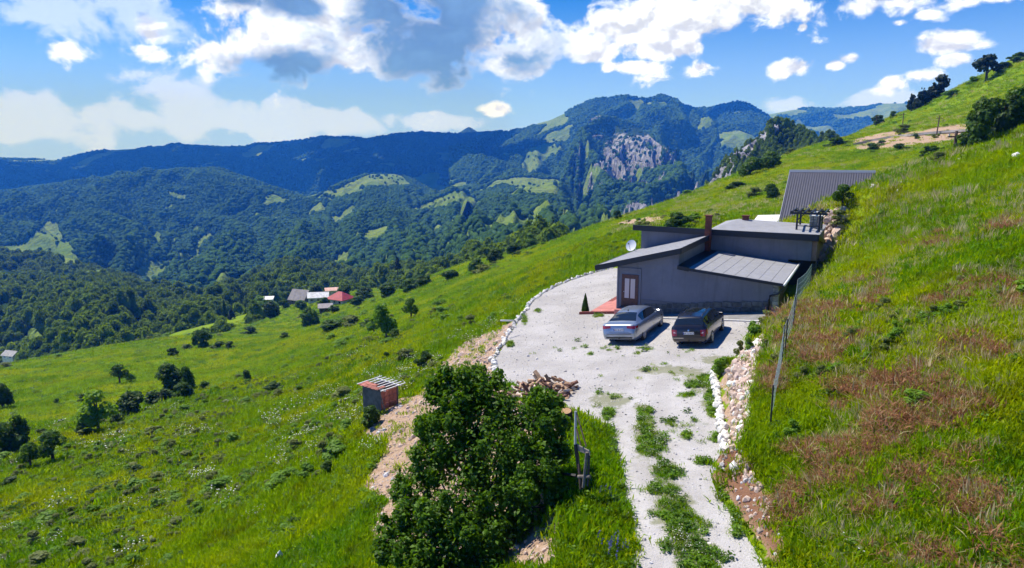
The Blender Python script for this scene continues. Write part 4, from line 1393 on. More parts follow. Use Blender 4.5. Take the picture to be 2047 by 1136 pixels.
    # chimneys built of brick courses
    for (cp, cq, z0, z1, s, nm) in ((3.86, 7.05, 3.0, 5.42, 0.19, 'chimney'), (5.45, 12.0, 4.5, 5.10, 0.21, 'rear_chimney')):
        m_ = MB(); wbox(m_, cp - s + .01, cp + s - .01, cq - s + .01, cq + s - .01, z0, z1)
        ch = fin(m_.build(nm, mat(nm + '_mortar', (0.10, 0.05, 0.04), 0.95), root))
        z = z0; k = 0
        while z < z1 - .02:
            for side in range(2):
                if k % 2 == 0:
                    bx = (cp - s, cp + s, cq - s + side * (s + .005), cq - .005 + side * (s + .005))
                else:
                    bx = (cp - s + side * (s + .005), cp - .005 + side * (s + .005), cq - s, cq + s)
                fin(wbox(MB(), *bx, z, z + .145).build('brick', M['brick'], ch))
            z += .16; k += 1
        fin(wbox(MB(), cp - s - .05, cp + s + .05, cq - s - .05, cq + s + .05, z1 + .0, z1 + .08).build('chimney_cap', M['brick'], ch, bevel=.01))
    tag(root, 'low dark grey house with black roof edges and a brown glazed door', 'house')
    # satellite dish on the left gable
    dsh = empty('satellite_dish', W(-0.95, 6.2, 2.4))
    di = Matrix.Translation(dsh.location).inverted()
    bm = bmesh.new(); vs = []
    rings, seg = 5, 20
    ax = Vector((-.55, -.75, .38)).normalized(); c0 = Vector(W(-1.05, 5.9, 3.28))
    e1 = ax.cross(Vector((0, 0, 1))).normalized(); e2 = e1.cross(ax)
    for i in range(rings + 1):
        r_ = .38 * i / rings
        vs.append([bm.verts.new(c0 + (e1 * math.cos(6.2832 * k / seg) + e2 * math.sin(6.2832 * k / seg) * 1.06) * r_ + ax * (r_ ** 2 * .45)) for k in range(seg)] if i else [bm.verts.new(c0)])
    for k in range(seg):
        bm.faces.new((vs[0][0], vs[1][k], vs[1][(k + 1) % seg]))
        for i in range(1, rings):
            bm.faces.new((vs[i][k], vs[i + 1][k], vs[i + 1][(k + 1) % seg], vs[i][(k + 1) % seg]))
    me = bpy.data.meshes.new('reflector'); bm.to_mesh(me); bm.free(); me.materials.append(M['steel_white'])
    o = bpy.data.objects.new('reflector', me); COL.objects.link(o); o.parent = dsh; o.matrix_parent_inverse = di
    sd = o.modifiers.new('thick', 'SOLIDIFY'); sd.thickness = .012
    o = MB().tube([c0 - ax * .02, Vector(W(-0.9, 6.4, 3.0)), Vector(W(-0.9, 6.4, 2.0))], .025).build('mast', M['steel_white'], dsh); o.matrix_parent_inverse = di
    o = MB().tube([c0 - e2 * .35, c0 + ax * .45], .012).tube([c0 + ax * .40, c0 + ax * .52], .04).build('feed_arm', M['steel_dark'], dsh); o.matrix_parent_inverse = di
    tag(dsh, 'round white satellite dish at the left end of the grey house', 'satellite dish')


grey_house()


def terrace():
    # raised red paved terrace left of the door, dark red border, paving slabs
    root = empty('terrace', W(-1.2, 2.5, -0.3)); inv = Matrix.Translation(root.location).inverted()

    def yz(p, q, h): return W(p, q, yard_z(*W(p, q, 0)[:2]) + h)

    def slab(p0, p1, q0, q1, h0, h1):
        return MB().hexa([yz(p0, q0, h0), yz(p1, q0, h0), yz(p1, q1, h0), yz(p0, q1, h0), yz(p0, q0, h1), yz(p1, q0, h1), yz(p1, q1, h1), yz(p0, q1, h1)])
    o = slab(-2.0, 0.02, 0.50, 6.6, -.1, .09).build('terrace_bed', M['terrace_edge'], root); o.matrix_parent_inverse = inv
    for i in range(5):
        for j in range(13):
            p0 = -1.95 + .385 * i; q0 = .55 + .46 * j
            if p0 < -1.6 and q0 > 3.4: continue
            o = slab(p0, p0 + .375, q0, q0 + .45, .092, .125).build('paving_slab', M['terrace'], root); o.matrix_parent_inverse = inv
    o = slab(-2.6, 0.0, 0.34, 0.49, -.08, .16).build('border', M['terrace_edge'], root); o.matrix_parent_inverse = inv
    tag(root, 'raised pinkish red paved terrace beside the house door', 'terrace')
    # concrete apron along the front wall, the house shadow painted in as dark colour
    mb = MB()
    f = lambda p: -1.15 - 0.20 * (p - 3.2)
    pts = [yz(1.6, -.02, .03)] + [yz(9.4, -.02, .03)] + [yz(9.4, f(9.4), .03), yz(3.0, f(3.0), .03), yz(1.6, -.95, .03)]
    mb.prism(pts, (0, 0, -.12))
    o = mb.build('apron', mat('shaded_concrete', (0.24, 0.235, 0.235), .9, noise=.2, nscale=2), None); tag(o, kind='structure')
    e = MB()
    for k in range(11):
        a = 3.0 + 6.4 * k / 11; b = 3.0 + 6.4 * (k + 1) / 11 - .012
        q = MB().hexa([yz(a, f(a) - .16, -.1), yz(b, f(b) - .16, -.1), yz(b, f(b) - .003, -.1), yz(a, f(a) - .003, -.1), yz(a, f(a) - .16, .075), yz(b, f(b) - .16, .075), yz(b, f(b) - .003, .075), yz(a, f(a) - .003, .075)])
        q.build('sunlit_edge', M['concrete'], o)  # pale colour paints the sunlit rim of the same pavement


terrace()


def sheet_roof_house():
    root = empty('steep_roofed_house', W(10.1, 26, 3.0)); inv = Matrix.Translation(root.location).inverted()

    def fin(o):
        if o.parent is root: o.matrix_parent_inverse = inv
        return o
    p0, p1, q0, qr, z0, zr = 6.8, 13.41, 20.0, 26.0, 3.85, 8.10
    # gabled body
    body = MB().prism([W(p0 + .35, q0 + .6, 0.5), W(p0 + .35, 31.4, 0.5), W(p0 + .35, 31.4, 3.7), W(p0 + .35, qr, zr - .35), W(p0 + .35, q0 + .6, 4.0)], np.array([HA[0], HA[1], 0]) * (p1 - p0 - .7))
    fin(body.build('wall', M['render'], root))
    n = 60
    sl = (zr - z0) / (qr - q0)
    nq = math.hypot(1, sl)
    # trapezoid sheeting: six sheets, each with its ribs
    roof = fin(MB().hexa([W(p0, q0, z0 - .10), W(p1, q0, z0 - .10), W(p1, qr, zr - .10), W(p0, qr, zr - .10), W(p0, q0, z0 - .03), W(p1, q0, z0 - .03), W(p1, qr, zr - .03), W(p0, qr, zr - .03)]).build('roof', M['sheet_roof'], root))
    fin(MB().hexa([W(p0, qr, zr - .10), W(p1, qr, zr - .10), W(p1, 32, z0 - .10), W(p0, 32, z0 - .10), W(p0, qr, zr - .03), W(p1, qr, zr - .03), W(p1, 32, z0 - .03), W(p0, 32, z0 - .03)]).build('rear_roof', M['sheet_roof'], root))
    sheets = 7; rb = 5
    wd = (p1 - p0) / sheets
    for s in range(sheets):
        m_ = MB()
        for k in range(rb):
            c = p0 + s * wd + (k + .5) * wd / rb; h = wd / rb * .5
            a, b = c - h * .95, c + h * .95
            pr = [(a, .0), (c - h * .45, .0), (c - h * .28, .06), (c + h * .28, .06), (c + h * .45, .0), (b, .0), (b, -.028), (a, -.028)]
            lo = [W(p, q0 - .02, z0 + zz) for p, zz in pr]; vec = np.array(W(0, qr, zr)) - np.array(W(0, q0, z0))
            m_.prism(lo, vec)
        fin(m_.build('roof_sheet', M['sheet_roof'], roof))
    fin(MB().hexa([W(p0 - .06, qr - .22, zr - .10), W(p1 + .06, qr - .22, zr - .10), W(p1 + .06, qr + .22, zr - .10), W(p0 - .06, qr + .22, zr - .10), W(p0 - .06, qr - .16, zr + .10), W(p1 + .06, qr - .16, zr + .10), W(p1 + .06, qr + .16, zr + .10), W(p0 - .06, qr + .16, zr + .10)]).build('ridge_cap', mat('ridge_metal', (.42, .42, .45), .4), roof))
    for pp in (p0 - .05, p1 + .002):
        fin(MB().hexa([W(pp, q0 - .04, z0 - .22), W(pp + .05, q0 - .04, z0 - .22), W(pp + .05, qr, zr - .22), W(pp, qr, zr - .22), W(pp, q0 - .04, z0 + .07), W(pp + .05, q0 - .04, z0 + .07), W(pp + .05, qr, zr + .07), W(pp, qr, zr + .07)]).build('verge_trim', mat('verge_metal', (.36, .36, .40), .4) if pp < p0 else M['fascia'], roof))
    # pale canopy at its foot on the left
    cn = fin(MB().hexa([W(4.8, 19.2, 3.86), W(6.7, 19.2, 3.86), W(6.7, 22.6, 4.42), W(4.8, 22.6, 4.30), W(4.8, 19.2, 3.93), W(6.7, 19.2, 3.93), W(6.7, 22.6, 4.50), W(4.8, 22.6, 4.38)]).build('canopy', M['white_paint'], root))
    fin(MB().hexa([W(4.75, 19.1, 3.74), W(6.7, 19.1, 3.74), W(6.7, 19.19, 3.74), W(4.75, 19.19, 3.74), W(4.75, 19.1, 3.92), W(6.7, 19.1, 3.92), W(6.7, 19.19, 3.92), W(4.75, 19.19, 3.92)]).build('canopy_edge', M['fascia'], cn))
    for pq in ((4.9, 19.4), (6.5, 19.4), (4.9, 22.4)):
        fin(wbox(MB(), pq[0], pq[0] + .1, pq[1], pq[1] + .1, -.8, 3.86).build('canopy_post', M['fascia'], cn))
    fin(wbox(MB(), 5.0, 6.75, 20.2, 22.5, -.8, 3.84).build('annex_wall', M['white_paint'], root))
    tag(root, 'house with a big steep charcoal ribbed metal roof behind the grey house', 'house')


sheet_roof_house()


def pergola():
    root = empty('pergola', W(9.8, 11.2, 4.42)); inv = Matrix.Translation(root.location).inverted()

    def fin(o):
        if o.parent is root: o.matrix_parent_inverse = inv
        return o
    for p, q in ((9.05, 10.2), (10.45, 10.2), (9.05, 12.6), (10.45, 12.6)):
        fin(wbox(MB(), p - .06, p + .06, q - .06, q + .06, 4.36, 5.52).build('post', M['steel_dark'], root))
    for q in (10.2, 12.6):
        fin(wbox(MB(), 8.6, 10.9, q - .05, q + .05, 5.522, 5.66).build('beam', M['steel_dark'], root))
    for k in range(6):
        p = 8.72 + k * .41
        fin(wbox(MB(), p - .05, p + .05, 9.5, 13.2, 5.662, 5.76).build('rafter', M['steel_dark'], root))
    for p in (9.05, 10.45):
        m_ = MB().tube([W(p, 10.2, 5.1), W(p + .38, 10.2, 5.53)], .035, 6); fin(m_.build('brace', M['steel_dark'], root))
    fin(wbox(MB(), 9.1, 10.4, 10.17, 10.23, 4.72, 4.77).build('rail', M['steel_dark'], root))
    tag(root, 'black slatted pergola on the roof terrace beside the rock pile', 'pergola')
    # stone barbecue fireplace under it
    f = empty('fireplace', W(10.1, 11.9, 4.42)); inv2 = Matrix.Translation(f.location).inverted()

    def fin2(o): o.matrix_parent_inverse = inv2; return o
    rr = random.Random(4)
    z = 4.30
    for row in range(5):
        for k in range(3):
            p = 9.72 + k * .25
            fin2(wbox(MB(), p, p + .235, 11.6 + rr.uniform(-.02, .02), 12.2, z, z + .185).build('stone', M['stone_pink'] if k == 2 else M['stone_grey'], f, bevel=.02))
        z += .20
    fin2(wbox(MB(), 9.66, 10.52, 11.54, 12.26, z, z + .08).build('mantel', M['white_paint'], f, bevel=.015))
    fin2(MB().hexa([W(9.8, 11.7, z + .08), W(10.4, 11.7, z + .08), W(10.4, 12.15, z + .08), W(9.8, 12.15, z + .08), W(9.98, 11.85, z + .34), W(10.22, 11.85, z + .34), W(10.22, 12.05, z + .34), W(9.98, 12.05, z + .34)]).build('hood', M['white_paint'], f))
    tag(f, 'stone barbecue fireplace with white mantel under the black pergola', 'fireplace')


pergola()

# ------------------------------------------------------------------ parked cars
from mathutils.bvhtree import BVHTree


def car_mats():
    def paint(name, col, rough, metal, fl=0.0):
        m = mat(name, col, rough, metal, coat=0.8)
        m.node_tree.nodes['Principled BSDF'].inputs['Coat Roughness'].default_value = 0.06
        return m
    M['paint_silver'] = paint('silver_paint', (0.30, 0.34, 0.40), 0.32, 0.65)
    M['paint_black'] = paint('black_paint', (0.016, 0.014, 0.018), 0.3, 0.3)
    M['car_glass'] = mat('tinted_glass', (0.012, 0.016, 0.02), 0.04, spec=0.9)
    M['tyre'] = mat('tyre_rubber', (0.018, 0.018, 0.018), 0.85)
    M['alloy'] = mat('alloy_rim', (0.55, 0.55, 0.57), 0.3, 0.8)
    M['lamp_red'] = mat('tail_lamp', (0.30, 0.008, 0.012), 0.12, spec=0.8)
    M['lamp_clear'] = mat('clear_lens', (0.75, 0.55, 0.55), 0.12)
    M['trim_black'] = mat('black_trim', (0.012, 0.012, 0.013), 0.5)
    M['chrome'] = mat('chrome_trim', (0.75, 0.75, 0.77), 0.12, 1.0)
    M['plate_white'] = mat('plate_white', (0.72, 0.73, 0.76), 0.4)
    M['plate_blue'] = mat('plate_blue', (0.01, 0.04, 0.35), 0.4)
    M['plate_ink'] = mat('plate_ink', (0.02, 0.02, 0.03), 0.5)


car_mats()


def spl(xs, pts):
    """monotone-ish smooth interpolation of (x, value) pairs"""
    px = np.array([p[0] for p in pts], float); py = np.array([p[1] for p in pts], float)
    d = np.gradient(py, px) * 0.75
    i = np.clip(np.searchsorted(px, xs) - 1, 0, len(px) - 2)
    h = px[i + 1] - px[i]; t = np.clip((xs - px[i]) / h, 0, 1)
    h00 = 2 * t ** 3 - 3 * t ** 2 + 1; h10 = t ** 3 - 2 * t ** 2 + t; h01 = -2 * t ** 3 + 3 * t ** 2; h11 = t ** 3 - t ** 2
    return h00 * py[i] + h10 * h * d[i] + h01 * py[i + 1] + h11 * h * d[i + 1]


def make_car(name, spec, loc, fwd, paint):
    root = empty(name, loc)
    n = Vector((-0.12, 0.04, 1)).normalized()
    f = Vector((fwd[0], fwd[1], 0)); f = (f - n * f.dot(n)).normalized(); r = f.cross(n).normalized()
    root.rotation_euler = Matrix((r, f, n)).transposed().to_euler()
    y0, y1 = spec['ends']
    ys = np.unique(np.concatenate([np.linspace(y0, y0 + .25, 9), np.linspace(y0 + .25, y1 - .25, 56), np.linspace(y1 - .25, y1, 9)]))
    w = spl(ys, spec['w']); zr = spl(ys, spec['top']); wr = spl(ys, spec['wr']); zb = np.minimum(spl(ys, spec['belt']), zr - .015)
    bot = spl(ys, spec['bot'])
    nst = len(ys)
    half = []
    for i in range(nst):
        g = zr[i] - zb[i]
        W_, B, R_, T = w[i], zb[i], wr[i], zr[i]
        lo = bot[i]
        half.append([(W_ * .90, lo), (W_ * .965, lo + .10), (W_ * .995, lo + .26 * (B - lo) + .06), (W_, lo + .62 * (B - lo)), (W_ * .985, lo + .9 * (B - lo)), (W_ * .955, B),
                     (W_ * .94 + (R_ - W_ * .94) * .12, B + g * .10), (W_ * .93 + (R_ - W_ * .93) * .42, B + g * .42), (W_ * .92 + (R_ - W_ * .92) * .78, B + g * .78),
                     (R_, B + g * .93), (R_ * .80, B + g * .985), (R_ * .42, T + .008), (0, T + .014)])
    k = 13; ring = 2 * k - 1
    V = []
    for i in range(nst):
        h = half[i]
        V += [(x, ys[i], z) for x, z in h] + [(-x, ys[i], z) for x, z in h[-2::-1]]
    F = []
    for i in range(nst - 1):
        for j in range(ring):
            j2 = (j + 1) % ring
            F.append((i * ring + j, i * ring + j2, (i + 1) * ring + j2, (i + 1) * ring + j))
    F.append(tuple(range(ring))); F.append(tuple((nst - 1) * ring + j for j in range(ring - 1, -1, -1)))
    body = mesh_obj('body', V, F, paint, root, smooth=True)
    bm = bmesh.new(); bm.from_mesh(body.data); bmesh.ops.recalc_face_normals(bm, faces=bm.faces); bm.to_mesh(body.data)
    bvh = BVHTree.FromBMesh(bm); bm.free()
    # wheel arches
    ra = spec['rw'] + .055
    cut = MB()
    for ya in spec['axles']:
        for s in (-1, 1):
            cut.tube([(s * .55, ya, spec['rw']), (s * 1.2, ya, spec['rw'])], ra, 28)
    co = cut.build('arch_cutter', None)
    bo = body.modifiers.new('arches', 'BOOLEAN'); bo.operation = 'DIFFERENCE'; bo.object = co; bo.solver = 'EXACT'
    bpy.context.view_layer.update()
    dg = bpy.context.evaluated_depsgraph_get()
    me = bpy.data.meshes.new_from_object(body.evaluated_get(dg))
    body.modifiers.clear(); old = body.data; body.data = me; me.name = 'body'
    bpy.data.objects.remove(co)
    if not me.materials: me.materials.append(paint)
    me.polygons.foreach_set('use_smooth', np.ones(len(me.polygons), bool))
    # inner arch linings
    for ya in spec['axles']:
        for s in (-1, 1):
            MB().tube([(s * .56, ya, spec['rw']), (s * .58, ya, spec['rw'])], ra - .002, 24).build('arch_lining', M['trim_black'], root)

    def strip(name, i0, i1, j0, j1, m_, off=.006, parent=root, shr=.0):
        """panel lifted off the body skin between stations i0..i1 and ring points j0..j1"""
        vv = []; ff = []; nn = i1 - i0 + 1; mm = j1 - j0 + 1
        for i in range(i0, i1 + 1):
            for j in range(j0, j1 + 1):
                p = Vector(V[i * ring + j % ring])
                a = Vector(V[min(i + 1, nst - 1) * ring + j % ring]) - Vector(V[max(i - 1, 0) * ring + j % ring])
                b = Vector(V[i * ring + (j + 1) % ring]) - Vector(V[i * ring + (j - 1) % ring])
                nr = b.cross(a).normalized()
                if nr.dot(Vector((p.x, 0, p.z - .6))) < 0: nr = -nr
                vv.append(p + nr * off)
        for i in range(nn - 1):
            for j in range(mm - 1):
                ff.append((i * mm + j, i * mm + j + 1, (i + 1) * mm + j + 1, (i + 1) * mm + j))
        return mesh_obj(name, vv, ff, m_, parent, smooth=True)

    def decal(name, pts, direc, m_, off=.008, parent=root, nx=10, nz=4, start=3.0):
        """patch conforming to the body: pts is a function (a, b) -> local point in front of the skin"""
        vv = []; ff = []
        d = Vector(direc)
        for a in range(nx + 1):
            for b in range(nz + 1):
                p = Vector(pts(a / nx, b / nz)) - d * start
                hh = bvh.ray_cast(p, d)
                vv.append(hh[0] - d * off if hh[0] is not None else None)
        for a in range(nx):
            for b in range(nz):
                i = a * (nz + 1) + b
                if all(vv[k_] is not None for k_ in (i, i + 1, i + nz + 2, i + nz + 1)): ff.append((i, i + 1, i + nz + 2, i + nz + 1))
        vv = [q if q is not None else Vector((0, 0, .5)) for q in vv]
        return mesh_obj(name, vv, ff, m_, parent, smooth=True)

    si = lambda y: int(np.argmin(np.abs(ys - y)))
    for (a, b) in spec['side_windows']:
        for (j0, j1) in ((6, 8), (ring - 9, ring - 7)):
            strip('side_window', si(a), si(b), j0, j1, M['car_glass'], .007)
    a, b = spec['rear_window']; strip('rear_window', si(a), si(b), 9, ring - 10, M['car_glass'], .007)
    a, b = spec['windscreen']; strip('windscreen', si(a), si(b), 9, ring - 10, M['car_glass'], .007)
    if spec.get('sunroof'):
        a, b = spec['sunroof']; strip('sunroof', si(a), si(b), 10, ring - 11, M['car_glass'], .006)
    # wheels
    rw = spec['rw']
    for ya in spec['axles']:
        for s in (-1, 1):
            xw = spec['track'] * s
            wh = MB(); prof = [(.60, .10), (.66, .115), (.93, .112), (1.0, .075), (1.0, -.075), (.93, -.112), (.60, -.10)]
            seg = 28; vv = []; ff = []
            for k_ in range(seg):
                an = 2 * math.pi * k_ / seg
                for (rr_, xx) in prof:
                    vv.append((xw + s * xx, ya + math.cos(an) * rr_ * rw, rw + math.sin(an) * rr_ * rw))
            L = len(prof)
            for k_ in range(seg):
                for q in range(L - 1):
                    ff.append((k_ * L + q, k_ * L + q + 1, ((k_ + 1) % seg) * L + q + 1, ((k_ + 1) % seg) * L + q))
            ty = mesh_obj('tyre', vv, ff, M['tyre'], None, smooth=True)
            wheel = mesh_obj('wheel', [], [], None, root) if False else None
            ty.parent = root; ty.name = 'wheel'
            rim = MB()
            rim.tube([(xw + s * .06, ya, rw), (xw + s * .105, ya, rw)], rw * .13, 12)
            for k_ in range(10):
                an = 2 * math.pi * k_ / 10 + (.1 if k_ % 2 else -.1)
                dy, dz = math.cos(an), math.sin(an)
                rim.tube([(xw + s * .095, ya + dy * rw * .10, rw + dz * rw * .10), (xw + s * .10, ya + dy * rw * .64, rw + dz * rw * .64)], [rw * .07, rw * .055], 5)
            seg = 24
            for k_ in range(seg):
                a0 = 2 * math.pi * k_ / seg; a1 = 2 * math.pi * (k_ + 1) / seg
                def cp(an, rr_, xx): return (xw + s * xx, ya + math.cos(an) * rr_ * rw, rw + math.sin(an) * rr_ * rw)
                rim.poly([cp(a0, .60, .112), cp(a1, .60, .112), cp(a1, .665, .117), cp(a0, .665, .117)])
                rim.poly([cp(a0, .60, .112), cp(a1, .60, .112), cp(a1, .60, .0), cp(a0, .60, .0)])
            rim.build('rim', M['alloy'], ty, True)
            MB().tube([(xw + s * .0, ya, rw), (xw + s * .03, ya, rw)], rw * .59, 20).build('brake_disc', M['trim_black'], ty)
    yb = y0
    R3 = (0, 1, 0)
    for (pts, m_, nm) in spec['rear_bits']:
        for s in (-1, 1):
            decal(nm, lambda a, b, pts=pts, s=s: (s * (pts[0] + (pts[1] - pts[0]) * a), yb, pts[2] + (pts[3] - pts[2]) * b + (pts[4] * (1 - a) if len(pts) > 4 else 0) * (1 - b)), R3, m_, .012)
    for (pts, m_, nm) in spec['side_bits']:
        for s in (-1, 1):
            decal(nm, lambda a, b, pts=pts, s=s: (s * 1.5, pts[0] + (pts[1] - pts[0]) * a, pts[2] + (pts[3] - pts[2]) * b), (-s, 0, 0), m_, .008, nx=6, nz=3)
    for (pts, m_, nm) in spec['rear_mid']:
        decal(nm, lambda a, b, pts=pts: (pts[0] + (pts[1] - pts[0]) * a, yb, pts[2] + (pts[3] - pts[2]) * b), R3, m_, pts[4] if len(pts) > 4 else .009, nx=14, nz=3)
    # number plate
    pz = spec['plate_z']
    hit_ = bvh.ray_cast(Vector((0, y0 - 2, pz)), Vector((0, 1, 0)))[0]
    py = hit_.y - .02
    pl = MB().box(-.26, .26, py - .006, py + .012, pz - .057, pz + .057).build('number_plate', M['plate_white'], root)
    MB().box(-.258, -.215, py - .009, py - .0065, pz - .053, pz + .053).build('plate_band', M['plate_blue'], pl)
    cu = bpy.data.curves.new('plate_text', 'FONT'); cu.body = spec['plate']; cu.size = .105; cu.align_x = 'CENTER'; cu.align_y = 'CENTER'; cu.extrude = .001
    to = bpy.data.objects.new('plate_text', cu)
    tm = bpy.data.meshes.new_from_object(to); bpy.data.objects.remove(to)
    tm.materials.append(M['plate_ink'])
    to = bpy.data.objects.new('plate_text', tm); COL.objects.link(to); to.parent = pl
    to.location = (.022, py - .0095, pz); to.rotation_euler = (math.radians(90), 0, 0)
    # mirrors, handles, exhaust
    for s in (-1, 1):
        ym = spec['mirror'][0]; zm = spec['mirror'][1]; xm = spec['mirror'][2]
        MB().hexa([(s * xm, ym - .06, zm - .05), (s * (xm + .20), ym - .09, zm - .05), (s * (xm + .19), ym + .03, zm - .04), (s * xm, ym + .05, zm - .04),
                   (s * xm, ym - .05, zm + .08), (s * (xm + .19), ym - .08, zm + .08), (s * (xm + .17), ym + .02, zm + .06), (s * xm, ym + .04, zm + .06)]).build('mirror', paint, root, bevel=.015)
        for yh in spec['handles']:
            hh = bvh.ray_cast(Vector((s * 2, yh, spec['handle_z'])), Vector((-s, 0, 0)))[0]
            if hh:
                MB().box(hh.x - .012, hh.x + .012, yh - .09, yh + .09, hh.z - .014, hh.z + .014).build('door_handle', M['chrome'] if spec.get('chrome') else paint, root, bevel=.005)
        MB().tube([(s * spec['w'][len(spec['w']) // 2][1] * .55, y0 + .02, .27), (s * spec['w'][len(spec['w']) // 2][1] * .55, y0 + .3, .27)], .04, 10).build('exhaust', M['trim_black'], root)
    MB().tube([(0, y0 + .1, .33), (0, y0 - .06, .36), (0, y0 - .06, .42)], .022, 8).build('tow_hook', M['trim_black'], root)
    if spec.get('rails'):
        for s in (-1, 1):
            yy = np.linspace(*spec['rails'], 12)
            zt = spl(yy, spec['top']); xx = spl(yy, spec['wr'])
            MB().tube([(s * (xx[i] - .02), yy[i], zt[i] + (.055 if 0 < i < 11 else -.03)) for i in range(12)], .018, 6).build('roof_rail', spec['rail_mat'], root, True)
    MB().box(-.02, .02, spec['antenna'] - .06, spec['antenna'] + .04, spl(np.array([spec['antenna']]), spec['top'])[0] + .0, spl(np.array([spec['antenna']]), spec['top'])[0] + .06).build('antenna_fin', M['trim_black'], root, bevel=.01)
    return root


SEDAN = dict(ends=(-2.62, 2.50), rw=.355, axles=(-1.50, 1.50), track=.842,
             w=[(-2.62, .80), (-2.55, .87), (-2.35, .925), (-1.9, .955), (0, .965), (1.6, .95), (2.1, .90), (2.38, .80), (2.5, .64)],
             top=[(-2.62, .66), (-2.585, .80), (-2.55, .985), (-2.50, 1.035), (-2.3, 1.07), (-2.02, 1.10), (-1.7, 1.23), (-1.25, 1.395), (-.8, 1.45), (-.2, 1.465), (.4, 1.43), (.62, 1.385), (1.25, 1.06), (1.5, 1.0), (2.1, .88), (2.38, .74), (2.5, .58)],
             wr=[(-2.62, .66), (-2.5, .76), (-2.02, .74), (-1.25, .57), (-.2, .575), (.6, .575), (1.25, .72), (2.1, .72), (2.5, .5)],
             belt=[(-2.62, .62), (-2.5, .95), (-2.0, 1.0), (0, .95), (1.3, .94), (2.1, .82), (2.5, .52)],
             bot=[(-2.62, .34), (-2.5, .27), (-2.0, .22), (0, .19), (2.0, .2), (2.5, .28)],
             side_windows=[(-1.45, -.98), (-.94, -.05), (.0, .92)], rear_window=(-1.95, -1.22), windscreen=(.60, 1.24),
             rear_bits=[((.43, .86, .83, .985, .045), M['lamp_red'], 'tail_light')], side_bits=[((-2.50, -2.28, .86, .97), M['lamp_red'], 'tail_light_side'), ((-1.0, 1.0, .27, .32), M['trim_black'], 'sill_trim')],
             rear_mid=[((-.66, .66, .575, .605), M['trim_black'], 'bumper_gap'), ((-.52, .52, .685, .70), M['trim_black'], 'lid_gap'), ((-.7, .7, .36, .43), M['trim_black'], 'diffuser')],
             plate='SB 18 ATS', plate_z=.80, mirror=(.98, 1.0, .90), handles=(-.72, .22), handle_z=.84, chrome=True, antenna=-.95, sunroof=None)
ESTATE = dict(ends=(-2.30, 2.24), rw=.33, axles=(-1.29, 1.29), track=.772,
              w=[(-2.30, .76), (-2.22, .825), (-2.0, .865), (-1.5, .88), (0, .885), (1.4, .87), (1.9, .83), (2.13, .74), (2.24, .58)],
              top=[(-2.30, .62), (-2.27, .86), (-2.22, 1.0), (-2.08, 1.18), (-1.92, 1.37), (-1.82, 1.425), (-1.5, 1.45), (-.5, 1.475), (.1, 1.465), (.42, 1.42), (1.08, 1.06), (1.3, 1.0), (1.85, .90), (2.12, .76), (2.24, .56)],
              wr=[(-2.30, .62), (-2.22, .70), (-2.08, .67), (-1.85, .60), (-1.0, .60), (.4, .575), (1.08, .70), (1.9, .70), (2.24, .46)],
              belt=[(-2.30, .58), (-2.2, .93), (-1.9, .965), (0, .93), (1.1, .92), (1.9, .82), (2.24, .5)],
              bot=[(-2.30, .34), (-2.15, .27), (-1.8, .22), (0, .19), (1.8, .2), (2.24, .28)],
              side_windows=[(-1.95, -1.15), (-1.1, -.12), (-.06, .82)], rear_window=(-2.14, -1.88), windscreen=(.42, 1.07),
              rear_bits=[((.56, .80, .60, .90), M['lamp_red'], 'tail_light'), ((.58, .72, .73, .80), M['lamp_clear'], 'reversing_light')],
              side_bits=[((-2.22, -2.04, .66, .90), M['lamp_red'], 'tail_light_side')],
              rear_mid=[((-.70, .70, .545, .565), M['trim_black'], 'bumper_gap'), ((-.75, -.25, .50, .52, .014), M['chrome'], 'bumper_strip'), ((-.15, .25, .905, .935), M['trim_black'], 'lid_handle'), ((-.035, .035, .83, .905, .014), M['chrome'], 'badge'), ((.30, .52, .80, .82, .012), M['chrome'], 'badge_letters')],
              plate='AB 72 WCR', plate_z=.74, mirror=(.80, 1.0, .83), handles=(-.82, .1), handle_z=.82, rails=(-1.8, .25), rail_mat=M['trim_black'], antenna=-1.6, sunroof=(-.95, .28))


def cars():
    c = make_car('parked_car', SEDAN, (6.74, 35.95, yard_z(6.74, 35.95)), (.482, .876), M['paint_silver'])
    tag(c, 'silver saloon car parked in front of the grey house', 'car', 'cars parked in the gravel yard')
    c = make_car('parked_car', ESTATE, (9.53, 33.57, yard_z(9.53, 33.57)), (.465, .885), M['paint_black'])
    tag(c, 'black estate car with roof rails parked right of the silver saloon', 'car', 'cars parked in the gravel yard')


cars()

# ------------------------------------------------------------------ loose things round the yard
def rock_mesh(seed, mat_, sub=1):
    rng = np.random.default_rng(seed)
    bm = bmesh.new(); bmesh.ops.create_icosphere(bm, subdivisions=sub, radius=1)
    for v in bm.verts:
        v.co *= 0.78 + 0.42 * rng.random()
    me = bpy.data.meshes.new('stone'); bm.to_mesh(me); bm.free(); me.materials.append(mat_)
    return me


ROCKS = {k: [rock_mesh(100 + i + 50 * q, M[k], 1) for i in range(6)] for q, k in enumerate(('stone_pink', 'stone_white', 'stone_grey'))}


def put_rock(name, key, loc, s, rng, parent=None, flat=0.75):
    o = bpy.data.objects.new(name, ROCKS[key][int(rng.integers(6))])
    o.location = loc; o.scale = (s * rng.uniform(.8, 1.25), s * rng.uniform(.8, 1.2), s * flat * rng.uniform(.8, 1.2))
    o.rotation_euler = tuple(rng.uniform(0, 6.28, 3)) if flat > .7 else (rng.normal() * .2, rng.normal() * .2, rng.uniform(0, 6.28))
    COL.objects.link(o)
    if parent is not None:
        o.parent = parent; o.matrix_parent_inverse = Matrix.Translation(parent.location).inverted()
    return o


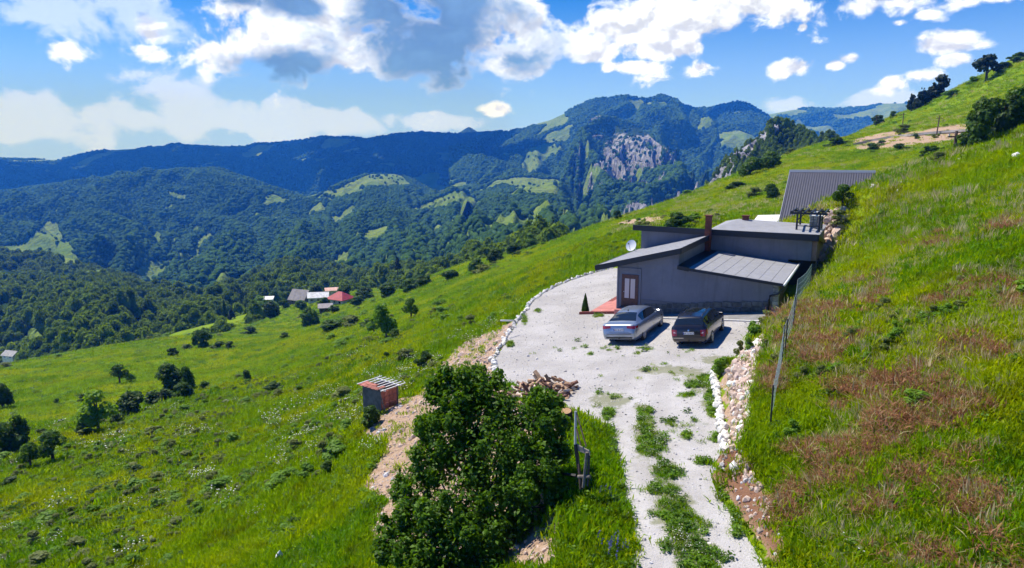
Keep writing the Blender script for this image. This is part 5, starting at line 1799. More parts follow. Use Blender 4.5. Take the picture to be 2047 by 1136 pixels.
def along(pts, step):
    P_ = [np.array(p[:2], float) for p in pts]; out = []; carry = 0.0
    for a, b in zip(P_[:-1], P_[1:]):
        L = np.linalg.norm(b - a); s = carry
        while s < L:
            out.append(a + (b - a) * s / L); s += step
        carry = s - L
    return out


def stones():
    rng = np.random.default_rng(8)
    # white kerb of field stones round the left edge of the yard
    pts = [(-0.35, 28.9)] + KERB_L
    root = empty('kerb', (pts[3][0], pts[3][1], yard_z(*pts[3])))
    for q in along(pts, 0.24):
        put_rock('stone', 'stone_white' if rng.random() < .8 else 'stone_grey', (q[0] - .10 + rng.normal() * .07, q[1] + rng.normal() * .06, yard_z(*q) + .03), rng.uniform(.08, .19), rng, root)
    tag(root, 'low kerb of whitish stones curving along the outer edge of the yard', 'kerb')
    root = empty('kerb', (7.0, 21.8, yard_z(7.0, 21.8)))
    for q in along([(6.35, 19.2)] + TRACK_R[7:10] + [(8.3, 27.0)], 0.20):
        for k in range(2):
            put_rock('stone', 'stone_white', (q[0] + .02 + rng.normal() * .05, q[1] + rng.normal() * .06, yard_z(*q) + .06 + .14 * k), rng.uniform(.12, .19), rng, root)
    tag(root, 'short stacked white stone kerb on the right side of the track', 'kerb')
    # dry bank of pink stones above it
    poly = [(1452, 880), (1470, 905), (1497, 850), (1503, 790), (1512, 751), (1524, 700), (1538, 668), (1520, 676), (1496, 692), (1478, 712), (1455, 745), (1464, 790), (1468, 840)]
    root = empty('stone_bank', tuple(hit(1490, 760)[0]))
    placed = []
    U, V_ = rng.uniform(1448, 1540, 5000), rng.uniform(665, 908, 5000)
    k = in_poly(U, V_, poly); U, V_ = U[k], V_[k]
    for p in hit_many(U, V_):
        s = rng.uniform(.07, .20)
        if len(placed) >= 290 or any((p[0] - a[0]) ** 2 + (p[1] - a[1]) ** 2 < (.60 * (s + a[2])) ** 2 for a in placed): continue
        placed.append((p[0], p[1], s))
        put_rock('stone', 'stone_pink' if rng.random() < .72 else 'stone_white', p + np.array([0, 0, s * .05]), s, rng, root)
    tag(root, 'sloping bank of loose pinkish stones right of the yard', 'stone bank')
    # rock pile behind the house
    poly = [(1632, 556), (1630, 505), (1640, 460), (1655, 432), (1690, 420), (1688, 445), (1668, 500), (1645, 545)]
    root = empty('rock_pile', tuple(hit(1660, 480)[0]))
    placed = []
    U, V_ = rng.uniform(1626, 1690, 1500), rng.uniform(420, 556, 1500)
    k = in_poly(U, V_, poly); U, V_ = U[k], V_[k]
    for p, v in zip(hit_many(U, V_), V_):
        s = rng.uniform(.18, .5) if v < 500 else rng.uniform(.16, .34)
        if len(placed) >= 90 or any((p[0] - a[0]) ** 2 + (p[1] - a[1]) ** 2 + (p[2] - a[3]) ** 2 < (.6 * (s + a[2])) ** 2 for a in placed): continue
        placed.append((p[0], p[1], s, p[2]))
        put_rock('rock', 'stone_pink', p + np.array([0, 0, s * .2]), s, rng, root)
    tag(root, 'heap of pinkish rocks between the grey house and the hillside', 'rock pile')
    # stones fallen out of the cut bank beside the track
    root = empty('rock_pile', tuple(hit(1520, 985)[0]))
    for k in range(26):
        a = k / 25
        u = 1478 + 70 * a + rng.normal() * 6; v = 915 + 110 * a + rng.normal() * 10
        p, t = hit(u, v); s = rng.uniform(.05, .12)
        put_rock('rock', 'stone_pink', p + np.array([0, 0, s * .3]), s, rng, root)
    tag(root, 'small stones crumbling from the brown earth bank beside the track', 'rock pile')
    # pale boulders in the grass
    for (u, v, s, lab) in [(1918, 322, .26, 'pale boulder in the grass below the road cutting'), (2030, 318, .34, 'pale boulder in the grass at the right edge'),
                           (1803, 368, .24, 'upper small pale boulder right of the steep metal roof'), (1795, 386, .22, 'lower small pale boulder right of the steep metal roof'),
                           (1745, 378, .34, 'pale boulder touching the right corner of the steep metal roof'), (556, 1122, .34, 'whitish upright stone in the weeds at the bottom edge')]:
        p, t = hit(u, v)
        o = put_rock('boulder', 'stone_white', p + np.array([0, 0, s * .2]), s, rng)
        if u == 556: o.scale = (.14, .14, .42); o.rotation_euler = (.25, .2, .4)
        tag(o, lab, 'boulder')


stones()


def firewood():
    rng = np.random.default_rng(12)
    wood = [mat('split_wood', (0.42, 0.27, 0.17), .85, noise=.3, nscale=9, rnd=.35), mat('log_bark', (0.13, 0.06, 0.04), .9, noise=.4, nscale=9, rnd=.4), mat('pale_wood', (0.62, 0.52, 0.42), .85, rnd=.2)]
    me = []
    for i, m_ in enumerate(wood):
        for k in range(2):
            mb = MB()
            if k == 0: mb.prism([(0, 0, -.06), (.09, 0, .03), (.05, 0, .08), (-.05, 0, .08), (-.09, 0, .02)], (0, .42, 0))
            else: mb.tube([(0, 0, 0), (0, .22, .01), (0, .45, 0)], [.07, .066, .06], 8)
            o = mb.build('log', m_); me.append(o.data); bpy.data.objects.remove(o)
    c = np.array([1.25, 27.0]); root = empty('firewood_pile', (c[0], c[1], yard_z(*c)))
    inv = Matrix.Translation(root.location).inverted()
    for k in range(150):
        a = rng.uniform(0, 6.28); r = math.sqrt(rng.random())
        x = c[0] + math.cos(a) * r * 1.1 + (math.sin(a) * r) * .6; y = c[1] + math.sin(a) * r * 1.5 - math.cos(a) * r * .6
        hgt = (1 - r ** 1.6) * .62 * rng.random() ** .6
        o = bpy.data.objects.new('log', me[int(rng.choice(6, p=[.3, .12, .22, .14, .14, .08]))])
        o.location = (x, y, yard_z(x, y) + .05 + hgt)
        o.rotation_euler = (rng.normal() * .5, rng.normal() * .8, rng.uniform(0, 6.28))
        s = rng.uniform(.65, 1.05); o.scale = (s, s, s)
        COL.objects.link(o); o.parent = root; o.matrix_parent_inverse = inv
    tag(root, 'loose heap of split firewood logs behind the big leafy bush', 'firewood pile')
    # chopping block
    p = (1.98, 23.3, yard_z(1.98, 23.3))
    root = empty('chopping_block', p)
    b = MB().tube([(0, 0, -.05), (0, 0, .3), (0, 0, .55)], [.24, .22, .215], 18).build('log', mat('dark_bark', (.03, .02, .016), .95, bump=.8, bscale=20), root, True)
    MB().tube([(0, 0, .551), (0, 0, .556)], [.185, .18], 18).build('cut_face', mat('cut_wood', (.45, .27, .13), .8, noise=.3, nscale=14), root)
    root.rotation_euler = (.25, -.1, 0)
    tag(root, 'upright tree stump chopping block with an orange cut top by the track', 'stump')
    # white plastic pipe sticking out below the kerb
    a, b = P(1001, 641, 39.6), P(1026, 641, 40.2)
    o = MB().tube([a, b], .045, 8).build('pipe', M['steel_white'], None, True)
    tag(o, 'thin white pipe jutting out over the slope from the stone kerb', 'pipe')


firewood()


def gate():
    # abandoned gate frame left of the track
    B = np.array([2.05, 18.0, yard_z(2.05, 18.0)])
    root = empty('gate', tuple(B)); inv = Matrix.Translation(root.location).inverted()

    def fin(o):
        if o.parent is root: o.matrix_parent_inverse = inv
        return o

    def at(u, v, t): return P(u, v, t)
    t0 = 18.6
    fin(MB().tube([at(1163, 978, t0), at(1150, 888, t0), ], .055, 6).build('post', M['fascia'], root))
    fin(MB().tube([at(1150, 892, t0), at(1151, 822, t0)], .035, 8).build('white_pole', mat('weathered_white', (.55, .52, .47), .8), root))
    fin(MB().tube([at(1152, 824, t0), at(1172, 893, t0 - .35)], .022, 6).build('rod', M['wood_brown'], root))
    fin(MB().tube([at(1151, 852, t0), at(1161, 890, t0 - .2)], .022, 6).build('rod', M['wood_brown'], root))
    a, b, c, d = at(1153, 889, t0 - .02), at(1179, 903, t0 - .35), at(1179, 911, t0 - .35), at(1155, 901, t0 - .02)
    fin(MB().prism([a, b, c, d], (.0, .03, .02)).build('plate', mat('grey_plate', (.22, .19, .16), .85), root))
    fin(MB().tube([at(1173, 905, t0 - .3), at(1166, 975, t0 - .25)], .04, 8).build('white_post', M['bark_pale'], root))
    fin(MB().tube([at(1155, 905, t0), at(1160, 978, t0 - .1)], .03, 6).build('rod', M['wood_brown'], root))
    fin(MB().tube([at(1178, 905, t0 - .3), at(1175, 972, t0 - .3)], .035, 6).build('post', M['fascia'], root))
    fin(MB().tube([at(1156, 953, t0 - .1), at(1180, 953, t0 - .35)], .05, 8).build('chain', M['bark_pale'], root))
    fin(MB().tube([at(1118, 947, t0 + .4), at(1152, 951, t0)], .045, 4).build('rail', M['fascia'], root))
    tag(root, 'broken gate of poles and a grey plate left of the track', 'gate')


gate()


def shed():
    p, t = hit(762, 822)
    root = empty('shed', tuple(p), math.radians(-38)); root.rotation_euler = (0, 0, math.radians(-38))
    w, d, h = 1.45, 1.25, 1.55
    board = mat('shed_board', (.155, .135, .115), .9, noise=.35, nscale=3)
    MB().box(-w / 2, w / 2, -d / 2, -d / 2 + .04, -.5, h - .1).build('front_board', board, root)
    MB().box(-w / 2, -w / 2 + .04, -d / 2 + .041, d / 2, -.5, h - .1).build('side_board', board, root)
    MB().box(-w / 2 + .041, w / 2, d / 2 - .04, d / 2, -.5, h - .1).build('back_board', board, root)
    rng = np.random.default_rng(2)
    red = mat('red_tile', (.42, .15, .11), .85, noise=.3, nscale=8, rnd=.3)
    for k in range(4):                                             # hanging red tiles on the right side
        y0 = -d / 2 + .05 + k * .28
        for r in range(3):
            MB().box(w / 2 - .05, w / 2 - .02, y0, y0 + .26, h - .5 - r * .34, h - .18 - r * .34).build('wall_tile', red, root)
    MB().tube([(w / 2 + .05, -d / 2 - .05, h - .25), (w / 2 + .45, -d / 2 + .1, -.3)], .04, 6).build('prop', M['bark_pale'], root)
    for y in (-d / 2 + .08, d / 2 - .08):
        MB().box(-w / 2 - .25, w / 2 + .3, y - .035, y + .035, h - .06, h).build('rafter', M['white_paint'], root)
    for k in range(7):
        x = -w / 2 - .2 + k * (w + .45) / 6
        MB().box(x - .025, x + .025, -d / 2 - .2, d / 2 + .3, h + .002, h + .035).build('batten', M['white_paint'], root)
    for k in range(9):
        for r in range(2):
            x = -w / 2 + .08 + k * .165; y = -d / 2 - .12 + r * .26 + rng.normal() * .03
            if r == 1 and rng.random() < .4: continue
            o = MB().box(-.085, .085, -.16, .16, 0, .028).build('roof_tile', red, root, bevel=.008)
            o.location = (x, y, h + .045 + r * .02); o.rotation_euler = (.08 + rng.normal() * .08, rng.normal() * .08, rng.normal() * .15)
    tag(root, 'small unfinished shed with white battens and red tiles on the slope', 'shed')


shed()


def wire_fence():
    root = empty('wire_fence', tuple(hit(1540, 850)[0])); inv = Matrix.Translation(root.location).inverted()
    px = [(1540, 852, 1.25), (1562, 735, 1.5), (1585, 660, 1.5), (1590, 622, 1.5), (1620, 572, 1.5), (1632, 556, 1.3)]
    tops = []
    for (u, v, h) in px:
        p, t = hit(u, v)
        o = MB().tube([p + (0, 0, -.2), p + (0, 0, h)], .026, 6).build('post', M['steel_dark'], root); o.matrix_parent_inverse = inv
        tops.append((p, h))
    green = mat('green_wire', (.50, .62, .58), .5, .2)
    for k in range(len(tops) - 1):
        (a, ha), (b, hb) = tops[k], tops[k + 1]
        mb = MB()
        n = max(4, int(np.linalg.norm(b - a) / .28))
        for r in range(6):
            f_ = .08 + .9 * r / 5
            sag = [a + (b - a) * i / 8 + np.array([0, 0, (ha + (hb - ha) * i / 8) * f_ - .16 * math.sin(math.pi * i / 8)]) for i in range(9)]
            mb.tube(sag, .006, 3, cap=False)
        for i in range(1, n):
            q = a + (b - a) * i / n; hh = ha + (hb - ha) * i / n; s_ = .16 * math.sin(math.pi * i / n)
            mb.tube([q + (0, 0, hh * .08 - s_), q + (0, 0, hh * .98 - s_)], .004, 3, cap=False)
        o = mb.build('wire_mesh', green, root); o.matrix_parent_inverse = inv
    tag(root, 'sagging green wire mesh fence on dark posts along the stone bank', 'fence')
    # two thin stakes by the plants in the yard corner
    for (u, v, h, lab) in [(1494, 690, .9, 'thin dark stake beside the stone bank near the estate car'), (1568, 715, 1.4, 'thin dark stake standing in the grass beside the wire fence')]:
        p, t = hit(u, v)
        o = MB().tube([p + (0, 0, -.1), p + (0.02, 0, h)], .022, 5).build('stake', M['steel_dark']); tag(o, lab, 'stake')


wire_fence()


def road_and_poles():
    # the lane in the cutting on the far slope
    top = [(1945, 262), (1900, 265), (1860, 268), (1820, 272), (1780, 276), (1740, 283), (1705, 291)]
    v = []; f = []
    for i, (u, vv) in enumerate(top):
        p, t = hit(u, vv)
        d = np.array([p[0], p[1], 0]); d /= np.linalg.norm(d)
        v += [p - d * 1.2 + (0, 0, .45), p + d * 2.4 + (0, 0, .5)]
    for i in range(len(top) - 1): f.append((2 * i, 2 * i + 1, 2 * i + 3, 2 * i + 2))
    o = mesh_obj('road', v, f, mat('lane_gravel', (.42, .39, .36), .95, noise=.3, nscale=.4)); o.modifiers.new('t', 'SOLIDIFY').thickness = .5
    tag(o, kind='structure')
    for (u, vb, vt, lab) in [(1804, 253, 226, 'wooden utility pole standing in the grass above the left end of the road cutting'), (1872, 270, 233, 'leaning utility pole beside the middle of the road cutting'),
                             (1908, 301, 263, 'utility pole below the road cutting near the dark trees'), (1706, 262, 243, 'leftmost utility pole against the blue mountains'),
                             (1751, 252, 232, 'utility pole among the bushes on the crest'), (1661, 272, 258, 'thin utility pole right of the lone conifer')]:
        p, t = hit(u, vb); h = (vb - vt) * t / FPX
        root = empty('utility_pole', tuple(p))
        lean = -.06 * h if u == 1872 else .0
        MB().tube([(0, 0, -.5), (-lean, 0, h)], [.16, .11], 7).build('pole', M['wood_brown'], root)
        MB().box(-.7 - lean, .7 - lean, -.06, .06, h - .55, h - .42).build('crossarm', M['wood_brown'], root)
        for k in (-.6, 0, .6):
            MB().tube([(k - lean, 0, h - .42), (k - lean, 0, h - .24)], .05, 6).build('insulator', M['stone_white'], root)
        tag(root, lab, 'utility pole', 'utility poles along the upper road')


road_and_poles()


def village():
    def house(name, u, v, t, L, D, hw, hr, rot, roof, wall, lab, hip=False, win=3):
        hp, ht = hit(u, v)
        x, y, z = hp if ht < 290 and t < 326 else P(u, v, t)
        root = empty(name, (x, y, z), rot)
        MB().box(-L / 2, L / 2, -D / 2, D / 2, -5, hw).build('wall', wall, root)
        o = .45
        if hr > .3:
            if not hip:
                MB().prism([(-L / 2, -D / 2, hw), (-L / 2, D / 2, hw), (-L / 2, 0, hw + hr)], (L, 0, 0)).build('gable', wall, root)
            e = L / 2 + o; rdg = (L / 2 + o) if not hip else max(.5, L / 2 - D * .42)
            for s in (-1, 1):
                q = [(-e, s * (D / 2 + o), hw - .12), (e, s * (D / 2 + o), hw - .12), (rdg, 0, hw + hr + .08), (-rdg, 0, hw + hr + .08)]
                MB().prism(q, (0, 0, .14)).build('roof', roof, root)
            if hip:
                for s in (-1, 1):
                    MB().prism([(s * e, -D / 2 - o, hw - .12), (s * e, D / 2 + o, hw - .12), (s * rdg, 0, hw + hr + .08)], (0, 0, .14)).build('roof_hip', roof, root)
        else:
            MB().hexa([(-L / 2 - o, -D / 2 - o, hw), (L / 2 + o, -D / 2 - o, hw), (L / 2 + o, D / 2 + o, hw + .8), (-L / 2 - o, D / 2 + o, hw + .8), (-L / 2 - o, -D / 2 - o, hw + .15), (L / 2 + o, -D / 2 - o, hw + .15), (L / 2 + o, D / 2 + o, hw + .95), (-L / 2 - o, D / 2 + o, hw + .95)]).build('roof', roof, root)
        gl = M['car_glass']
        for k in range(win):
            xx = -L / 2 + L * (k + .5) / win
            MB().box(xx - .45, xx + .45, -D / 2 - .03, -D / 2 + .02, hw * .35, hw * .75).build('window', gl, root)
        tag(root, lab, 'house', 'houses of the hamlet in the valley')
        return root
    R = lambda n, c, **k: mat(n, c, .7, noise=.25, nscale=.8, **k)
    grey, white, red, pink = R('old_grey_roof', (.23, .21, .22)), R('white_metal_roof', (.72, .72, .74)), R('red_metal_roof', (.36, .035, .055)), R('faded_pink_roof', (.60, .36, .30))
    wl, wd = R('limewash_wall', (.62, .57, .50)), R('dark_timber_wall', (.09, .07, .06))
    T = lambda u, v: hit(u, v)[1]
    house('hamlet_house', 603, 605, 298, 8.0, 7.0, 1.6, 4.0, math.radians(-22), grey, wd, 'old barn with a grey gable roof at the left of the hamlet', win=2)
    house('hamlet_house', 637, 603, 305, 7.4, 4.8, 2.0, 1.6, math.radians(12), white, wl, 'long low building with a white metal roof in the hamlet')
    house('hamlet_house', 664, 590, 310, 5.4, 3.0, 2.2, .1, math.radians(18), pink, wl, 'narrow shed with a faded pink roof behind the red roof', win=2)
    house('hamlet_house', 681, 606, 300, 7.2, 6.4, 1.8, 2.2, math.radians(-28), red, wl, 'hamlet house with a bright red metal roof', hip=True)
    house('hamlet_house', 651, 624, 285, 4.0, 3.0, 1.6, .1, math.radians(15), grey, wd, 'dark open barn below the red roofed house', win=1)
    house('hamlet_house', 536, 605, 310, 4.2, 3.2, 1.6, .1, math.radians(10), white, wl, 'small pale hut among trees left of the hamlet', win=1)
    house('hamlet_house', 770, 551, 430, 7.5, 5, 2.0, 1.5, math.radians(20), white, wl, 'white roofed house among trees above the hamlet', win=2)
    house('hamlet_house', 798, 534, 470, 4.5, 4, 2, 1, math.radians(10), white, wl, 'tiny white house beside the tall dark conifer', win=1)
    house('hamlet_house', 934, 534, 330, 2.6, 3, 3.0, .8, math.radians(10), white, wl, 'small white hut at the field edge in the tree belt', win=1)
    house('hamlet_house', 25, 715, 300, 6, 4.5, 1.4, 1.6, math.radians(-15), R('pale_slate_roof', (.34, .33, .33)), wl, 'lone farmhouse with a pale roof in the valley at the left edge', win=2)
    house('hamlet_house', 40, 522, 760, 8, 6, 3, 2, .3, white, wl, 'tiny white house beside the far left meadow', win=1)


village()

# ------------------------------------------------------------------ trees and shrubs, one by one
KIT = {}


def kit():
    def mk(key, seeds, w, n, size, m_, base, cone=False, nb=12, bark='bark'):
        KIT[key] = [card_tree('kit', s, 1.0, w, n, size, M[m_], base, cone, nb, True, False, None, bark) for s in seeds]
    mk('round', (1, 2, 3), 1.0, 2600, 0.062, 'leaf_mid', 0.02, nb=15)
    mk('dark', (4, 5, 6), 1.0, 2600, 0.062, 'leaf_dark', -0.05, nb=15)
    mk('light', (7, 8), 1.0, 1700, 0.062, 'leaf_light', 0.12, nb=12, bark='bark_pale')
    mk('open', (9, 10), 1.0, 1000, 0.06, 'leaf_mid', 0.34, nb=9)
    mk('shrub', (11, 12, 13), 1.0, 1300, 0.080, 'leaf_dark', -0.16, nb=10)
    mk('shrub_light', (14, 15), 1.0, 1200, 0.08, 'leaf_light', -0.16, nb=9)
    mk('shrub_olive', (16, 17), 1.0, 1100, 0.08, 'leaf_olive', -0.16, nb=9)
    mk('conifer', (18, 19, 20), 1.0, 2200, 0.055, 'leaf_conifer', 0.06, True, 22)
    mk('column', (21,), 1.0, 2200, 0.06, 'leaf_conifer', 0.02, True, 20)
    mk('poplar', (22,), 1.0, 2200, 0.06, 'leaf_dark', 0.04, True, 20)
    mk('pine', (23, 24), 1.0, 1300, 0.07, 'leaf_conifer', 0.25, False, 9)


kit()


def cone_thuja():
    out = []
    for sd in (31, 32):
        rng = np.random.default_rng(sd); n = 3200
        z = rng.random(n) ** 1.25; a = rng.uniform(0, 6.283, n)
        env = 0.5 * np.clip(1 - z, 0.02, 1) ** .75 * np.clip(.55 + z * 5, 0, 1)
        r = env * (0.72 + .28 * rng.random(n)) * (1 + .10 * np.sin(a * 5 + z * 9))
        p = np.stack([np.cos(a) * r, np.sin(a) * r, z], 1)
        v, f = quads(p, np.stack([np.cos(a), np.sin(a), 0 * a + .25], 1) + rng.normal(size=(n, 3)) * .35, .075 * (.6 + .7 * rng.random(n)), rng)
        c = mesh_obj('kit', v, f, M['leaf_dark'], link=False); set_tint(c, n, rng)
        t = MB().tube([(0, 0, -.05), (0, 0, .6)], [.05, .02], 6).build('trunk', M['bark']); COL.objects.unlink(t)
        out.append((c, t))
    KIT['thuja'] = out


cone_thuja()
_cnt = {}


def plant(name, kind, u, v, hp, wp, label, cat, group=None, sink=0.0, pt=None):
    p, t = hit(u, v) if pt is None else pt
    if t > 330 and pt is None and group == 'trees round the hamlet': t = 305.0; p = P(u, v, t)
    h = hp * t / FPX; w = wp * t / FPX
    k = _cnt.get(kind, 0); _cnt[kind] = k + 1
    c0, t0 = KIT[kind][k % len(KIT[kind])]
    root = empty(name, (p[0], p[1], p[2] - sink * h), (k * 2.39) % 6.28)
    root.scale = (w, w, h)
    for nm, o in (('crown', c0), ('trunk', t0)):
        q = bpy.data.objects.new(nm, o.data); COL.objects.link(q); q.parent = root
    tag(root, label, cat, group)
    return root


def vegetation():
    G = 'trees and shrubs on the left meadow'
    L = [('tree', 'round', 405, 697, 42, 44, 'round leafy tree standing alone on the crest of the left meadow'),
         ('shrub', 'shrub', 345, 712, 17, 26, 'small dark bush left of the lone meadow tree'),
         ('shrub', 'shrub', 438, 697, 14, 36, 'low dark hedge just right of the lone meadow tree'),
         ('shrub', 'shrub', 462, 697, 15, 26, 'rounded end of the low hedge right of the meadow tree'),
         ('shrub', 'shrub', 376, 700, 12, 22, 'low bush between the lone meadow tree and the small dark bush'),
         ('shrub', 'open', 240, 768, 38, 42, 'loose airy shrub upslope of the big dark thicket'),
         ('shrub', 'light', 262, 764, 22, 24, 'paler shrub touching the loose airy shrub'),
         ('tree', 'dark', 340, 786, 60, 66, 'tallest dark bushy tree of the meadow thicket'),
         ('shrub', 'round', 372, 783, 50, 40, 'greener bush on the right shoulder of the dark thicket tree'),
         ('shrub', 'dark', 270, 832, 52, 74, 'broad dark bush at the lower left of the meadow thicket'),
         ('shrub', 'dark', 318, 808, 34, 60, 'dark bush joining the two masses of the thicket'),
         ('shrub', 'dark', 368, 800, 36, 46, 'dark bush at the foot of the tallest thicket tree'),
         ('shrub', 'shrub', 410, 782, 20, 30, 'small bush at the right end of the thicket'),
         ('tree', 'light', 196, 862, 80, 84, 'pale green bushy tree below the dark meadow thicket'),
         ('shrub', 'dark', 235, 850, 26, 40, 'dark bush at the right foot of the pale bushy tree'),
         ('shrub', 'shrub', 165, 872, 26, 34, 'dark bush at the left foot of the pale bushy tree'),
         ('shrub', 'shrub', 166, 803, 16, 26, 'small round bush above the pale bushy tree'),
         ('shrub', 'shrub', 116, 808, 12, 18, 'tiny bush alone on the left of the meadow'),
         ('shrub', 'shrub', 122, 848, 10, 22, 'tiny flat bush left of the pale bushy tree'),
         ('tree', 'dark', 22, 905, 80, 82, 'big dark round tree at the left edge of the picture'),
         ('tree', 'dark', 6, 820, 54, 50, 'dark tree cut by the left edge on the upper meadow'),
         ('tree', 'open', 62, 937, 52, 50, 'small spreading tree with a bare leaning trunk near the left edge'),
         ('shrub', 'open', 108, 925, 62, 76, 'large loose bush right of the small spreading tree'),
         ('shrub', 'shrub', 84, 872, 16, 30, 'low bush above the big loose bush at left'),
         ('tree', 'light', 772, 682, 84, 56, 'slender pale green tree with a visible trunk on the hillside'),
         ('shrub', 'light', 748, 668, 34, 34, 'pale shrub touching the left of the slender tree'),
         ('shrub', 'shrub', 792, 680, 24, 34, 'dark bush at the right foot of the slender tree'),
         ('tree', 'open', 822, 641, 44, 40, 'dark thin tree up the slope from the slender pale tree'),
         ('shrub', 'shrub', 492, 766, 26, 28, 'round dark bush alone in the middle of the meadow'),
         ('shrub', 'shrub', 470, 783, 10, 16, 'tiny bush below the round dark meadow bush'),
         ('shrub', 'shrub_olive', 645, 918, 36, 34, 'grey flowering bush on the slope left of the dirt bank'),
         ('shrub', 'shrub', 655, 948, 30, 40, 'dark bush below the grey flowering bush'),
         ('shrub', 'shrub_olive', 815, 725, 34, 48, 'greyish flowering bush above the small shed'),
         ('shrub', 'shrub', 772, 722, 18, 22, 'dark little bush up the slope from the shed battens'),
         ('shrub', 'shrub', 850, 742, 40, 50, 'dark weeds bush at the top of the dirt bank'),
         ('shrub', 'shrub', 738, 855, 46, 60, 'dark bush hiding the foot of the small shed'),
         ('shrub', 'shrub_olive', 940, 655, 24, 40, 'olive weed bush beside the bare earth near the white kerb'),
         ('shrub', 'shrub_light', 985, 650, 26, 36, 'leafy bush below the white kerb pipe')]
    for n, k, u, v, h, w, lab in L:
        plant(n, k, u, v, h, w, lab, 'tree' if n == 'tree' else 'shrub', G)
    G = 'trees round the hamlet'
    L = [('tree', 'thuja', 450, 640, 42, 15, 'dark columnar conifer above the left meadow'), ('tree', 'conifer', 463, 638, 26, 20, 'short dark tree beside the columnar conifer'),
         ('tree', 'dark', 540, 640, 40, 44, 'round dark tree in the bright field left of the hamlet'), ('tree', 'round', 622, 655, 44, 44, 'leafy tree in front of the hamlet at the bright field edge'),
         ('tree', 'round', 605, 622, 26, 34, 'tree in front of the grey barn roof'), ('tree', 'dark', 568, 618, 24, 24, 'dark tree at the left end of the hamlet'),
         ('shrub', 'shrub', 500, 670, 18, 40, 'dark bush patch at the lower edge of the bright field'), ('shrub', 'shrub', 570, 676, 12, 26, 'small bush at the right end of the bright field'),
         ('tree', 'dark', 690, 596, 30, 40, 'dark tree directly behind the red roof'), ('tree', 'round', 650, 618, 24, 30, 'green tree in the hamlet yard'),
         ('shrub', 'shrub_olive', 705, 650, 22, 60, 'greyish thicket below the hamlet on the slope'), ('shrub', 'round', 665, 660, 24, 56, 'green thicket at the foot of the hillside below the hamlet'),
         ('shrub', 'shrub', 735, 655, 20, 44, 'dark thicket left of the slender pale tree'), ('tree', 'round', 575, 604, 26, 34, 'tree behind the left end of the grey barn'),
         ('tree', 'dark', 630, 590, 22, 36, 'dark tree behind the white metal roof'), ('tree', 'light', 520, 612, 24, 30, 'bright tree beside the small pale hut'),
         ('tree', 'round', 715, 612, 20, 34, 'bushy tree at the right corner of the red roof'), ('tree', 'dark', 668, 626, 18, 26, 'dark bushy tree beside the open barn'),
         ('tree', 'conifer', 795, 540, 30, 22, 'tall dark conifer on the skyline of the tree belt'), ('tree', 'poplar', 1104, 482, 54, 34, 'tall cone shaped tree at the edge of the hillside'),
         ('tree', 'dark', 730, 598, 26, 44, 'dark bush belt right of the red roof'), ('tree', 'dark', 775, 596, 32, 50, 'rounded dark tree at the left end of the field hedge'),
         ('tree', 'round', 820, 584, 30, 52, 'rounded tree in the middle of the field hedge'), ('tree', 'dark', 850, 572, 26, 40, 'rounded dark tree at the right end of the field hedge'),
         ('tree', 'round', 900, 560, 24, 40, 'tree in the belt behind the pale farm track'), ('tree', 'round', 955, 545, 30, 44, 'tree in the belt right of the white hut'),
         ('tree', 'dark', 990, 525, 28, 44, 'dark tree near the upper end of the tree belt'), ('tree', 'dark', 1030, 508, 24, 40, 'dark tree at the upper end of the tree belt'),
         ('shrub', 'shrub', 956, 546, 12, 12, 'small upright bush on the hillside below the tree belt'), ('tree', 'round', 1060, 498, 22, 36, 'leafy tree between the tree belt and the cone shaped tree')]
    for n, k, u, v, h, w, lab in L:
        plant(n, k, u, v, h, w, lab, 'tree' if n == 'tree' else 'shrub', G, sink=.05)
    G = 'trees and shrubs on the upper hillside'
